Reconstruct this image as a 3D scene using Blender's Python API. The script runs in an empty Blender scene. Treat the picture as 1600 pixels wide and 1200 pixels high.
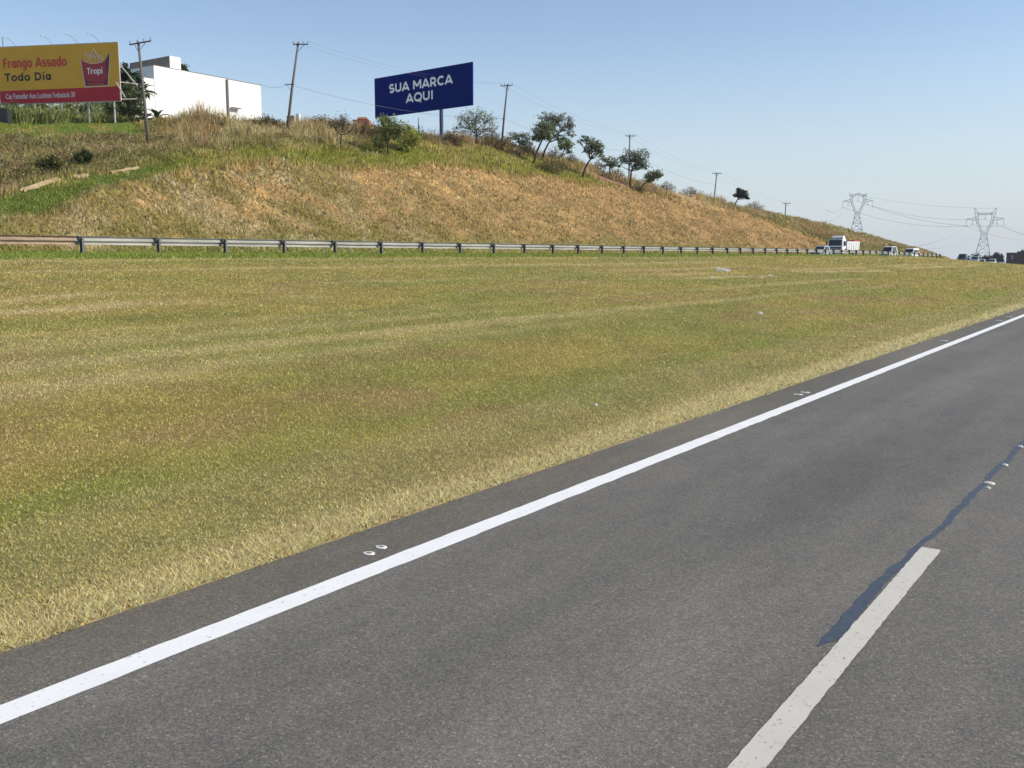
import bpy, bmesh, math, random
import numpy as np
from mathutils import Vector, Matrix

random.seed(7)
rng = np.random.default_rng(7)
scene = bpy.context.scene
COL = scene.collection
R = math.radians

# ------------------------------------------------------------------ camera
FPX = 1500.0                       # focal length in pixels of a 1600 wide picture
EYE = 2.6
PITCH = math.atan(201 / FPX)
YAW = R(34.5)                      # the camera looks this far left of the road (+Y)
cam = bpy.data.cameras.new('camera')
cam.sensor_width = 36.0
cam.lens = FPX / 1600 * 36
cam.clip_start = 0.1
cam.clip_end = 20000
camo = bpy.data.objects.new('camera', cam)
COL.objects.link(camo)
camo.location = (0, 0, EYE)
camo.rotation_euler = (R(90) - PITCH, 0, YAW)
scene.camera = camo
F0 = np.array([-math.sin(YAW), math.cos(YAW), 0.0])
RT = np.array([math.cos(YAW), math.sin(YAW), 0.0])
UP0 = np.array([0, 0, 1.0])
FW = F0 * math.cos(PITCH) - UP0 * math.sin(PITCH)
UPV = F0 * math.sin(PITCH) + UP0 * math.cos(PITCH)
EYEV = np.array([0, 0, EYE])


def ray(u, v):
    return FW + RT * (u - 800) / FPX - UPV * (v - 600) / FPX


def at_lat(u, v, d):               # the point of a sight line that lies d metres left of the camera
    r = ray(u, v)
    return EYEV + r * (d / -r[0])


def at_z(u, v, z):                 # ... and at a given depth
    return EYEV + ray(u, v) * z


# ------------------------------------------------------------------ sky and sun
SUN_AZ, SUN_EL = R(63), R(38)
world = bpy.data.worlds.new("World")
scene.world = world
world.use_nodes = True
wn = world.node_tree
sky = wn.nodes.new('ShaderNodeTexSky')
sky.sky_type = 'NISHITA'
sky.sun_disc = False
sky.sun_elevation = SUN_EL
sky.sun_rotation = SUN_AZ
sky.altitude = 600
sky.air_density = 1.0
sky.dust_density = 0.7
sky.ozone_density = 1.0
_tc = wn.nodes.new('ShaderNodeTexCoord')
_sp = wn.nodes.new('ShaderNodeSeparateXYZ')
wn.links.new(_tc.outputs['Generated'], _sp.inputs[0])
_rp = wn.nodes.new('ShaderNodeMapRange')
_rp.interpolation_type = 'SMOOTHSTEP'
_rp.inputs[1].default_value = -0.02
_rp.inputs[2].default_value = 0.235
_rp.inputs[3].default_value = 0.92
_rp.inputs[4].default_value = 0.04
wn.links.new(_sp.outputs['Z'], _rp.inputs[0])
_mx = wn.nodes.new('ShaderNodeMix')
_mx.data_type = 'RGBA'
wn.links.new(_rp.outputs[0], _mx.inputs[0])
wn.links.new(sky.outputs[0], _mx.inputs[6])
_mx.inputs[7].default_value = (4.0, 4.42, 4.78, 1)
wn.links.new(_mx.outputs[2], wn.nodes['Background'].inputs[0])
wn.nodes['Background'].inputs[1].default_value = 0.145
sl = bpy.data.lights.new('sun', 'SUN')
sl.energy = 4.3
sl.angle = R(0.5)
sl.color = (1.0, 0.92, 0.80)
so = bpy.data.objects.new('sun', sl)
COL.objects.link(so)
sd = Vector((math.sin(SUN_AZ) * math.cos(SUN_EL), math.cos(SUN_AZ) * math.cos(SUN_EL), math.sin(SUN_EL)))
so.rotation_euler = sd.to_track_quat('Z', 'Y').to_euler()
so.location = (60, 40, 80)
scene.view_settings.view_transform = 'Standard'
scene.view_settings.look = 'None'
scene.view_settings.gamma = 1
scene.view_settings.exposure = 0.12
scene.cycles.max_bounces = 6
scene.cycles.transparent_max_bounces = 8


# ------------------------------------------------------------------ noise
def _hash(ix, iy, seed):
    h = (ix.astype(np.int64) * 374761393 + iy.astype(np.int64) * 668265263 + seed * 974711) & 0x7fffffff
    h = ((h ^ (h >> 13)) * 1274126177) & 0x7fffffff
    return ((h ^ (h >> 16)) & 0xffff) / 65535.0


def vnoise(x, y, seed=0):
    x = np.asarray(x, float); y = np.asarray(y, float)
    ix = np.floor(x); iy = np.floor(y)
    fx = x - ix; fy = y - iy
    fx = fx * fx * (3 - 2 * fx); fy = fy * fy * (3 - 2 * fy)
    a = _hash(ix, iy, seed); b = _hash(ix + 1, iy, seed)
    c = _hash(ix, iy + 1, seed); d = _hash(ix + 1, iy + 1, seed)
    return (a * (1 - fx) + b * fx) * (1 - fy) + (c * (1 - fx) + d * fx) * fy


def fbm(x, y, seed=0, octv=4):
    v = 0; a = 0.5; t = 0
    for k in range(octv):
        v = v + a * vnoise(x * 2 ** k, y * 2 ** k, seed + k * 17); t += a; a *= 0.55
    return v / t


def sst(a, b, x):
    t = np.clip((np.asarray(x, float) - a) / (b - a), 0, 1)
    return t * t * (3 - 2 * t)


def mixc(c0, c1, t):
    t = np.asarray(t)[..., None]
    return np.asarray(c0) * (1 - t) + np.asarray(c1) * t


# ------------------------------------------------------------------ terrain profile
def drop(s):
    s = np.asarray(s, float)
    q = np.clip(s - 120, 0, 280)
    return -6.5e-5 * q * q - np.clip(s - 400, 0, 1500) * 0.036


def pix_rail(pts):
    out = []
    for u, v, d in pts:
        p = at_lat(u, v, d)
        out.append((p[1], d, p[2] - EYE))
    return np.array(out)


GC = 0.60                          # gradient of the cut face
D_FOOT = 56.5


def cut_pt(u, v):
    r = ray(u, v); a = r[2] / -r[0]
    d = D_FOOT * GC / (GC - a)
    return at_lat(u, v, d), d


ct = []
for u, v in ((-60, 372), (60, 345), (170, 297), (250, 277), (340, 268), (480, 262), (640, 263), (730, 268), (800, 277), (900, 288), (1000, 303), (1100, 321),
             (1200, 346), (1280, 376), (1330, 392)):
    p, d = cut_pt(u, v)
    ct.append((p[1], d, p[2] - EYE))
ct = np.array(ct)
cr = pix_rail(((-120, 192, 100), (0, 196, 99), (100, 194, 98), (200, 196, 96), (300, 192, 93), (450, 197, 91), (560, 204, 88), (690, 217, 86), (800, 226, 85),
               (900, 259, 82), (1000, 289, 80), (1130, 319, 77), (1230, 339, 74), (1330, 361, 71), (1400, 381, 68), (1450, 393, 65), (1480, 400, 62)))

D_N = np.concatenate([[-3000, -1800, -900, -300, -100, -40, -15, -9, -4, 0, 3, 5.6, 6.1], np.arange(6.26, 43.2, 0.4), np.arange(43.5, 56, 1.0),
                      np.arange(56.0, 126, 0.5), np.arange(128, 200, 6), np.arange(200, 420, 20), [500, 700, 1000, 1800, 3000]])
S_N = np.concatenate([[-2000, -1000, -400], np.arange(-200, -20, 15), np.arange(-20, 335, 0.5), np.arange(340, 1300, 15), [1500, 2000, 3000]])


def build_height():
    H = np.zeros((len(S_N), len(D_N)))
    dr = drop(S_N)
    for i, s in enumerate(S_N):
        k = dr[i]
        dc = np.interp(s, ct[:, 0], ct[:, 1]); ec = np.interp(s, ct[:, 0], ct[:, 2])
        dk = np.interp(s, cr[:, 0], cr[:, 1]); ek = np.interp(s, cr[:, 0], cr[:, 2])
        if s > cr[-1, 0]:
            ek = min(ek, k)
        if s > ct[-1, 0]:
            w = min(1, (s - ct[-1, 0]) / 60); ec = ec * (1 - w) + (k + 0.4) * w
        ec = max(ec, k + 0.3) if s < 300 else ec
        dc = max(dc, 58.0)
        dk = max(dk, dc + 3)
        far = 1 - float(sst(330, 600, s))
        x_ = .62 * float(sst(182, 216, s))
        xs = [-6000, 5.9, 6.3, 9, 36, 40.4, 43, 43.6, 54.4, 55.2, D_FOOT, dc, dk, dk + 14, dk + 60, 500, 6000]
        es = [k - EYE - .06, k - EYE - .06, k - EYE + .02, k - 2.5, k - .22 - x_, k - x_, k - x_, k - .06, k - .06, k, k + .05, ec, ek, ek - .5, ek * .8 * far + k * (1 - far),
              ek * .5 * far + k, k]
        H[i] = np.interp(D_N, xs, es)
    # round the edges along d and s in the dense part
    for _ in range(3):
        a = (D_N > 56.5) & (D_N < 125)
        Hs = H.copy()
        Hs[:, 1:-1] = (H[:, :-2] + 2 * H[:, 1:-1] + H[:, 2:]) / 4
        H[:, a] = Hs[:, a]
    for _ in range(6):
        b = (S_N > -15) & (S_N < 330)
        Hs = H.copy()
        Hs[1:-1] = (H[:-2] + 2 * H[1:-1] + H[2:]) / 4
        H[b] = Hs[b]
    D, S = np.meshgrid(D_N, S_N)
    H += 10.0 * 2.6 * np.exp(-((D - 240) ** 2 + (S - 815) ** 2) / (2 * 42 ** 2))
    dcut = np.interp(S, ct[:, 0], ct[:, 1])
    dcr = np.interp(S, cr[:, 0], cr[:, 1])
    dense = (S > -20) & (S < 335)
    # lumps: mown field, cut face with rills and clods, rough hill
    field = sst(6.6, 9, D) * (1 - sst(40, 43, D)) * dense
    H += field * ((fbm(S / 7, D / 4, 3) - .5) * .16 * (1 - sst(30, 39, D) * .8) + (fbm(S / 1.3, D / 1.3, 5, 2) - .5) * .03)
    cutm = sst(57, 58.5, D) * (1 - sst(0.3, 2.0, D - dcut)) * dense
    rill = fbm(S / 1.6 + (D - 56) * .35, D / 6, 11, 3) - .5
    clod = np.abs(fbm(S / 1.1, D / .9, 21, 3) - .5)
    H += cutm * (rill * .7 + clod * 1.0 + (fbm(S / 9, D / 7, 31, 2) - .5) * 1.2)
    lip = np.exp(-((D - dcut - .4) / .8) ** 2) * dense * sst(36, 60, S)
    H += lip * (fbm(S / 2.2, D / 3, 41, 3) - .35) * .7
    hill = sst(0.5, 3, D - dcut) * (1 - sst(118, 126, D)) * dense
    H += hill * ((fbm(S / 5, D / 4, 51, 3) - .5) * 1.0)
    return H


HT = build_height() + EYE           # world z


def hgt(x, y):
    d = -np.asarray(x, float); s = np.asarray(y, float)
    i = np.clip(np.searchsorted(S_N, s) - 1, 0, len(S_N) - 2)
    j = np.clip(np.searchsorted(D_N, d) - 1, 0, len(D_N) - 2)
    a = np.clip((s - S_N[i]) / (S_N[i + 1] - S_N[i]), 0, 1); b = np.clip((d - D_N[j]) / (D_N[j + 1] - D_N[j]), 0, 1)
    return (HT[i, j] * (1 - a) + HT[i + 1, j] * a) * (1 - b) + (HT[i, j + 1] * (1 - a) + HT[i + 1, j + 1] * a) * b


def on_ground(u, v, lo=4.0, hi=1200.0, dmin=None):
    """first point of the ground a sight line meets (or comes nearest to)"""
    r = ray(u, v)
    t = np.exp(np.linspace(math.log(lo), math.log(hi), 9000))
    P = EYEV[None] + r[None] * t[:, None]
    g = P[:, 2] - hgt(P[:, 0], P[:, 1])
    if dmin is not None:
        g[-P[:, 0] < dmin] = 99
    k = np.nonzero(g <= 0)[0]
    if len(k):
        q = P[k[0]]
    else:
        m = (t > 50) & (t < 320)
        idx = np.nonzero(m)[0]
        q = P[idx[np.argmin(g[idx])]]
    return np.array([q[0], q[1], float(hgt(q[0], q[1]))])


DRAIN = np.array([on_ground(u, v, dmin=56) for u, v in ((-40, 322), (0, 310), (34, 301), (60, 292), (92, 282), (116, 279), (150, 274), (180, 271), (216, 264), (250, 256))])
DRAIN = DRAIN[np.argsort(DRAIN[:, 1])]
PATCH = [(on_ground(1048, 300, dmin=56), 7.5, (.52, .36, .18)), (on_ground(1062, 308, dmin=56), 7.0, (.50, .35, .18)), (on_ground(1030, 296, dmin=56), 5.5, (.46, .30, .15)),
         (on_ground(948, 280, dmin=56), 3.0, (.30, .165, .095)), (on_ground(966, 286, dmin=56), 3.0, (.30, .165, .095)), (on_ground(930, 274, dmin=56), 2.2, (.28, .16, .09))]


LAWN_D = -float(on_ground(90, 215, dmin=56)[0])


def bearing(d, s):
    """direction of a place seen from the road verge, as a picture column; zones of the hill are cut along such lines"""
    return 800 + FPX * (s * math.sin(YAW) - d * math.cos(YAW)) / np.maximum(s * math.cos(YAW) + d * math.sin(YAW), 1.0)


def patch_w(d, s):
    w = 0
    for p, rad, c in PATCH:
        w = np.maximum(w, np.exp(-(((d + p[0]) / (rad * .8)) ** 2 + ((s - p[1]) / (rad * 1.5)) ** 2) ** 1.5))
    return w


# ------------------------------------------------------------------ materials
def new_mat(name):
    m = bpy.data.materials.new(name); m.use_nodes = True
    nt = m.node_tree
    return m, nt, nt.nodes['Principled BSDF']


def node(nt, t, **kw):
    n = nt.nodes.new(t)
    for k, v in kw.items():
        if k in n.inputs.keys() if hasattr(n.inputs, 'keys') else False:
            n.inputs[k].default_value = v
        else:
            setattr(n, k, v)
    return n


def noise_fac(nt, scale, detail=3, stretch=None, rough=.55):
    tc = nt.nodes.new('ShaderNodeTexCoord')
    n = nt.nodes.new('ShaderNodeTexNoise')
    n.inputs['Scale'].default_value = scale; n.inputs['Detail'].default_value = detail; n.inputs['Roughness'].default_value = rough
    if stretch:
        mp = nt.nodes.new('ShaderNodeMapping'); mp.inputs['Scale'].default_value = stretch
        nt.links.new(tc.outputs['Object'], mp.inputs[0]); nt.links.new(mp.outputs[0], n.inputs['Vector'])
    else:
        nt.links.new(tc.outputs['Object'], n.inputs['Vector'])
    return n.outputs['Fac']


def ramp(nt, fac, stops):
    r = nt.nodes.new('ShaderNodeValToRGB')
    e = r.color_ramp.elements
    while len(e) < len(stops):
        e.new(.5)
    for k, (p, c) in enumerate(stops):
        e[k].position = p; e[k].color = (*c, 1) if len(c) == 3 else c
    nt.links.new(fac, r.inputs[0])
    return r.outputs[0]


def mixrgb(nt, a, b, fac, mode='MIX'):
    m = nt.nodes.new('ShaderNodeMix'); m.data_type = 'RGBA'; m.blend_type = mode
    for sock, val in ((m.inputs[0], fac), (m.inputs[6], a), (m.inputs[7], b)):
        if hasattr(val, 'links') or isinstance(val, bpy.types.NodeSocket):
            nt.links.new(val, sock)
        elif isinstance(val, (int, float)):
            sock.default_value = val
        else:
            sock.default_value = (*val, 1)
    return m.outputs[2]


def bump(nt, bsdf, fac, strength=.3, dist=.02):
    b = nt.nodes.new('ShaderNodeBump'); b.inputs['Strength'].default_value = strength; b.inputs['Distance'].default_value = dist
    nt.links.new(fac, b.inputs['Height']); nt.links.new(b.outputs[0], bsdf.inputs['Normal'])


def mottled(name, c, var=.15, scale=6, rough=.6, metal=0.0, spec=.5, stretch=None, bumpy=0.0):
    m, nt, b = new_mat(name)
    f = noise_fac(nt, scale, 4, stretch)
    lo = tuple(max(0, x * (1 - var)) for x in c); hi = tuple(min(1, x * (1 + var)) for x in c)
    nt.links.new(ramp(nt, f, [(.3, lo), (.7, hi)]), b.inputs['Base Color'])
    b.inputs['Roughness'].default_value = rough; b.inputs['Metallic'].default_value = metal
    b.inputs['Specular IOR Level'].default_value = spec
    if bumpy:
        bump(nt, b, f, bumpy, .02)
    return m


def vcol_mat(name, trans=0.25, rough=.8, noise=None, fine=None):
    m, nt, b = new_mat(name)
    at = nt.nodes.new('ShaderNodeAttribute'); at.attribute_name = 'col'
    c = at.outputs['Color']
    if noise:
        f = noise_fac(nt, noise[0], 5, None, .7)
        g = ramp(nt, f, [(.25, (noise[1],) * 3), (.75, (noise[2],) * 3)])
        c = mixrgb(nt, c, g, 1.0, 'MULTIPLY')
        if fine:
            c = mixrgb(nt, c, ramp(nt, noise_fac(nt, fine[0], 3, None, .8), [(.3, (fine[1],) * 3), (.7, (fine[2],) * 3)]), 1.0, 'MULTIPLY')
        bump(nt, b, f, .6, noise[3])
    nt.links.new(c, b.inputs['Base Color'])
    b.inputs['Roughness'].default_value = rough
    b.inputs['Specular IOR Level'].default_value = .15
    if trans:
        tr = nt.nodes.new('ShaderNodeBsdfTranslucent'); nt.links.new(c, tr.inputs[0])
        mx = nt.nodes.new('ShaderNodeMixShader'); mx.inputs[0].default_value = trans
        nt.links.new(b.outputs[0], mx.inputs[1]); nt.links.new(tr.outputs[0], mx.inputs[2])
        nt.links.new(mx.outputs[0], nt.nodes['Material Output'].inputs[0])
    return m


M = {}
M['ground'] = vcol_mat('ground', 0, .95, (9.0, .62, 1.3, .05), (55, .50, 1.40))
M['blade'] = vcol_mat('blade', .42)
M['leaf'] = vcol_mat('leaf', .36, .6)
M['clod'] = vcol_mat('clod', 0, .95)
M['bark'] = mottled('bark', (.085, .065, .05), .35, 9, .9, bumpy=.5)
M['pole_wood'] = mottled('pole_wood', (.13, .115, .10), .3, 4, .85, stretch=(4, 4, .5))
M['cross_wood'] = mottled('cross_wood', (.07, .06, .055), .3, 5, .85)
M['porcelain'] = mottled('porcelain', (.25, .24, .23), .1, 9, .3)
M['cable'] = mottled('cable', (.16, .17, .18), .1, 3, .6)
M['steel'] = mottled('galvanised_steel', (.35, .345, .315), .25, 2.2, .65, .15, stretch=(1, .25, 3))
M['steel_dark'] = mottled('weathered_post_steel', (.135, .135, .14), .2, 8, .65, .2)
M['rust'] = mottled('rusty_steel', (.30, .225, .16), .35, 5, .8, stretch=(1, .4, 3))
M['lattice'] = mottled('lattice_steel', (.40, .43, .47), .1, 1, .6)
M['white_wall'] = mottled('white_wall', (.84, .84, .83), .03, .35, .75, stretch=(1, 1, .25))
M['trim_and_shade_grey'] = mottled('grey_trim_and_shade', (.15, .135, .12), .12, .8, .85)  # grey of copings and downpipe, also the painted shade on the tower
M['white_paint'] = mottled('white_vehicle_paint', (.80, .81, .81), .03, 2, .3)
M['silver_paint'] = mottled('silver_vehicle_paint', (.55, .62, .70), .04, 2, .28, .4)
M['dark_paint'] = mottled('dark_vehicle_paint', (.045, .06, .085), .1, 2, .3)
M['red_paint'] = mottled('red_paint', (.45, .07, .05), .1, 2, .5)
M['glass'] = mottled('dark_glass', (.018, .025, .035), .1, 1, .08)
M['tyre'] = mottled('tyre', (.02, .02, .02), .2, 8, .9)
M['rim'] = mottled('rim', (.35, .35, .36), .1, 5, .4, .6)
M['black_plastic'] = mottled('black_plastic', (.025, .026, .028), .2, 5, .6)
M['lamp_glass'] = mottled('lamp_glass', (.65, .65, .62), .1, 6, .15)
M['plate'] = mottled('plate', (.5, .5, .5), .1, 6, .5)
M['navy'] = mottled('navy_vinyl', (.001, .016, .165), .06, .5, .8, 0, .0)
M['navy_steel'] = mottled('navy_steel', (.035, .06, .15), .1, 2, .5)
M['yellow'] = mottled('yellow_vinyl', (.76, .415, .06), .05, .6, .6, 0, .1)
M['sign_red'] = mottled('sign_red', (.50, .03, .045), .06, .8, .55, 0, .2)
M['cup_red'] = mottled('cup_red', (.40, .02, .035), .08, 1.5, .5)
M['cup_dark'] = mottled('cup_dark', (.16, .012, .035), .08, 1.5, .5)
M['text_red'] = mottled('text_red', (.60, .055, .03), .05, 2, .55)
M['text_black'] = mottled('text_black', (.018, .016, .014), .1, 2, .55)
M['text_white'] = mottled('text_white', (.93, .93, .93), .02, 2, .5)
M['text_pale'] = mottled('text_pale', (.70, .62, .62), .05, 2, .5)
M['sign_back'] = mottled('sign_steel', (.45, .44, .42), .1, 2, .6)
def paper_mat():
    m, nt, b = new_mat('white_litter')
    b.inputs['Base Color'].default_value = (.86, .86, .84, 1); b.inputs['Roughness'].default_value = .7
    tr = nt.nodes.new('ShaderNodeBsdfTranslucent'); tr.inputs[0].default_value = (.9, .9, .88, 1)
    mx = nt.nodes.new('ShaderNodeMixShader'); mx.inputs[0].default_value = .45
    nt.links.new(b.outputs[0], mx.inputs[1]); nt.links.new(tr.outputs[0], mx.inputs[2]); nt.links.new(mx.outputs[0], nt.nodes['Material Output'].inputs[0])
    return m


M['paper'] = paper_mat()
M['concrete'] = mottled('concrete', (.42, .31, .19), .25, 3, .9, bumpy=.3)
M['brick'] = mottled('red_brick', (.34, .13, .08), .25, 2.5, .9)
M['brown_wall'] = mottled('brown_wall', (.085, .048, .046), .25, .6, .9)
M['purple_wall'] = mottled('dark_roof', (.07, .065, .085), .15, .6, .9)
M['beige'] = mottled('beige_render', (.40, .36, .30), .1, 1, .9)
M['stud'] = mottled('stud', (.70, .70, .66), .12, 30, .45)
M['stud_grey'] = mottled('stud_grey', (.24, .24, .23), .12, 30, .6)
M['stud_cream'] = mottled('stud_cream', (.66, .63, .50), .12, 30, .5)


def asphalt(name, base, warm):
    m, nt, b = new_mat(name)
    tc = nt.nodes.new('ShaderNodeTexCoord')
    sep = nt.nodes.new('ShaderNodeSeparateXYZ'); nt.links.new(tc.outputs['Object'], sep.inputs[0])
    # long bands worn by wheels, across the road only, broken up by noise along it
    wob = noise_fac(nt, 1.0, 3, (.9, .06, 1))
    big = noise_fac(nt, .35, 4, (1.0, .35, 1))
    grit = noise_fac(nt, 62, 2, None, .8)
    grit2 = noise_fac(nt, 34, 3, None, .75)
    band = ramp(nt, wob, [(.36, (base * .92, base * .88, base * .79)), (.50, (base * 1.07, base * 1.01, base * .90)), (.66, (base * 1.22, base * 1.15, base * 1.02))])
    c = mixrgb(nt, band, ramp(nt, big, [(.33, (.84, .84, .85)), (.68, (1.14, 1.13, 1.10))]), 1.0, 'MULTIPLY')
    def chips(scale, stops):
        vo = nt.nodes.new('ShaderNodeTexVoronoi'); vo.inputs['Scale'].default_value = scale
        nt.links.new(tc.outputs['Object'], vo.inputs['Vector'])
        bw = nt.nodes.new('ShaderNodeSeparateColor'); nt.links.new(vo.outputs['Color'], bw.inputs[0])
        return ramp(nt, bw.outputs[0], stops)
    c = mixrgb(nt, c, chips(165, [(0, (.45, .45, .46)), (.45, (.92, .92, .92)), (.80, (1.12, 1.11, 1.08)), (.93, (1.45, 1.43, 1.38)), (1, (2.2, 2.15, 2.1))]), .75, 'MULTIPLY')
    c = mixrgb(nt, c, chips(62, [(0, (.72, .72, .73)), (.5, (1, 1, 1)), (.9, (1.2, 1.19, 1.16)), (1, (1.7, 1.66, 1.6))]), .8, 'MULTIPLY')
    c = mixrgb(nt, c, ramp(nt, noise_fac(nt, 2.2, 5, (1, .5, 1), .7), [(.30, (.86, .86, .87)), (.5, (1, 1, 1)), (.72, (1.09, 1.08, 1.06))]), .9, 'MULTIPLY')
    c = mixrgb(nt, c, ramp(nt, noise_fac(nt, 5.5, 2, (1, .7, 1)), [(.22, (.80, .80, .82)), (.30, (1, 1, 1))]), .7, 'MULTIPLY')
    if warm:
        sh = nt.nodes.new('ShaderNodeMapRange')      # the narrow brown, dusty strip outside the edge line
        sh.inputs[1].default_value = -5.25; sh.inputs[2].default_value = -5.6
        nt.links.new(sep.outputs['X'], sh.inputs[0])
        c2 = mixrgb(nt, c, (.97, .93, .85), 1.0, 'MULTIPLY')
        c = mixrgb(nt, c, c2, sh.outputs[0])
    nt.links.new(c, b.inputs['Base Color'])
    b.inputs['Roughness'].default_value = .82; b.inputs['Specular IOR Level'].default_value = .35
    bump(nt, b, grit, .16, .003)
    return m


M['asphalt'] = asphalt('asphalt', .126, True)
M['asphalt_far'] = asphalt('asphalt_far', .12, False)


def road_paint(name, c, wear, scale=26):
    m, nt, b = new_mat(name)
    f = noise_fac(nt, scale, 5, (1, .6, 1), .7)
    g = noise_fac(nt, 3, 3)
    col = ramp(nt, g, [(.3, tuple(x * .93 for x in c)), (.7, c)])
    k = ramp(nt, f, [(wear - .03, (1, 1, 1)), (wear + .03, (0, 0, 0))])
    nt.links.new(mixrgb(nt, col, tuple(x * .38 for x in c), k), b.inputs['Base Color'])
    b.inputs['Roughness'].default_value = .7
    return m


M['line_white'] = road_paint('edge_line_paint', (.80, .80, .78), .355)
M['line_old'] = road_paint('lane_dash_paint', (.55, .52, .455), .37, 40)


def tar_mat():
    m, nt, b = new_mat('tar_seal')
    f = noise_fac(nt, 14, 4)
    nt.links.new(ramp(nt, f, [(.3, (.034, .044, .060)), (.7, (.060, .073, .094))]), b.inputs['Base Color'])  # blue of the reflected sky mixed into the tar colour
    b.inputs['Roughness'].default_value = .5
    b.inputs['Specular IOR Level'].default_value = .5
    bump(nt, b, f, .2, .01)
    return m


M['tar'] = tar_mat()
M['stain'] = mottled('old_stain', (.098, .097, .096), .3, 40, .82)


# ------------------------------------------------------------------ mesh helpers
class MB:
    def __init__(self):
        self.v = []; self.f = []

    def add(self, vs, fs):
        o = len(self.v)
        self.v += [tuple(map(float, p)) for p in vs]; self.f += [tuple(o + i for i in q) for q in fs]

    def box(self, c, s, rz=0.0, taper=1.0):
        cx, cy, cz = c; hx, hy, hz = s[0] / 2, s[1] / 2, s[2] / 2
        vs = []
        for z, k in ((-hz, 1), (hz, taper)):
            for x, y in ((-hx, -hy), (hx, -hy), (hx, hy), (-hx, hy)):
                X = x * k; Y = y * k
                vs.append((cx + X * math.cos(rz) - Y * math.sin(rz), cy + X * math.sin(rz) + Y * math.cos(rz), cz + z))
        self.add(vs, [(0, 3, 2, 1), (4, 5, 6, 7), (0, 1, 5, 4), (1, 2, 6, 5), (2, 3, 7, 6), (3, 0, 4, 7)])

    def tube(self, pts, rad, n=6, cap=True):
        pts = [Vector(p) for p in pts]
        if not hasattr(rad, '__len__'):
            rad = [rad] * len(pts)
        vs = []; fs = []
        for i, p in enumerate(pts):
            t = (pts[min(i + 1, len(pts) - 1)] - pts[max(i - 1, 0)])
            if t.length < 1e-9:
                t = Vector((0, 0, 1))
            t.normalize()
            a = t.orthogonal() if i == 0 else (prev - t * prev.dot(t))
            if a.length < 1e-6:
                a = t.orthogonal()
            a.normalize(); prev = a
            b = t.cross(a)
            for k in range(n):
                w = 2 * math.pi * k / n
                vs.append(p + (a * math.cos(w) + b * math.sin(w)) * rad[i])
        for i in range(len(pts) - 1):
            for k in range(n):
                fs.append((i * n + k, i * n + (k + 1) % n, (i + 1) * n + (k + 1) % n, (i + 1) * n + k))
        if cap:
            fs.append(tuple(reversed(range(n)))); fs.append(tuple(range((len(pts) - 1) * n, len(pts) * n)))
        self.add(vs, fs)

    def bar(self, a, b, w):
        self.tube([a, b], w, 4)

    def prism(self, prof):             # prof: (x, z, half width) round the side view
        n = len(prof)
        vs = [(x, h, z) for x, z, h in prof] + [(x, -h, z) for x, z, h in prof]
        fs = [tuple(range(n)), tuple(reversed(range(n, 2 * n)))]
        for i in range(n):
            j = (i + 1) % n
            fs.append((i, i + n, j + n, j))
        self.add(vs, fs)

    def wheel(self, c, r, w, n=18):
        self.tube([(c[0], c[1] - w / 2, c[2]), (c[0], c[1] - w / 2 + .02, c[2]), (c[0], c[1] + w / 2 - .02, c[2]), (c[0], c[1] + w / 2, c[2])],
                  [r * .9, r, r, r * .9], n)

    def build(self, name, mat, parent=None, smooth=False, bevel=0.0):
        me = bpy.data.meshes.new(name)
        me.from_pydata(self.v, [], self.f)
        bm = bmesh.new(); bm.from_mesh(me)
        bmesh.ops.recalc_face_normals(bm, faces=bm.faces)
        if bevel:
            bmesh.ops.remove_doubles(bm, verts=bm.verts, dist=1e-4)
            bmesh.ops.bevel(bm, geom=[e for e in bm.edges if e.calc_length() > bevel * 2.2], offset=bevel, segments=2, affect='EDGES', clamp_overlap=True)
        bm.to_mesh(me); bm.free()
        if smooth:
            me.polygons.foreach_set('use_smooth', [True] * len(me.polygons))
        me.materials.append(mat)
        o = bpy.data.objects.new(name, me); COL.objects.link(o)
        if parent:
            o.parent = parent
        return o


def tag(o, label=None, cat=None, group=None, kind=None):
    if label: o['label'] = label
    if cat: o['category'] = cat
    if group: o['group'] = group
    if kind: o['kind'] = kind
    return o


def empty(name, loc, rz=0.0):
    o = bpy.data.objects.new(name, None); COL.objects.link(o)
    o.location = tuple(map(float, loc)); o.rotation_euler = (0, 0, rz)
    o.empty_display_size = .2
    return o


def copy_tree(o, parent=None):
    c = o.copy(); COL.objects.link(c)
    if parent:
        c.parent = parent
    for ch in list(o.children):
        copy_tree(ch, c)
    return c


def np_mesh(name, V, Fc, nper, mat, col=None, parent=None, smooth=False):
    """fast mesh from arrays; every face has nper corners"""
    me = bpy.data.meshes.new(name)
    me.vertices.add(len(V)); me.vertices.foreach_set('co', np.ascontiguousarray(V, dtype=np.float32).ravel())
    nf = len(Fc)
    me.loops.add(nf * nper); me.loops.foreach_set('vertex_index', np.ascontiguousarray(Fc, dtype=np.int32).ravel())
    me.polygons.add(nf)
    me.polygons.foreach_set('loop_start', np.arange(0, nf * nper, nper, dtype=np.int32))
    me.polygons.foreach_set('loop_total', np.full(nf, nper, dtype=np.int32))
    if smooth:
        me.polygons.foreach_set('use_smooth', np.ones(nf, dtype=bool))
    if col is not None:
        a = me.attributes.new('col', 'FLOAT_COLOR', 'POINT')
        a.data.foreach_set('color', np.ascontiguousarray(np.c_[col, np.ones(len(col))], dtype=np.float32).ravel())
    me.update(calc_edges=True)
    me.materials.append(mat)
    o = bpy.data.objects.new(name, me); COL.objects.link(o)
    if parent:
        o.parent = parent
    return o


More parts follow.
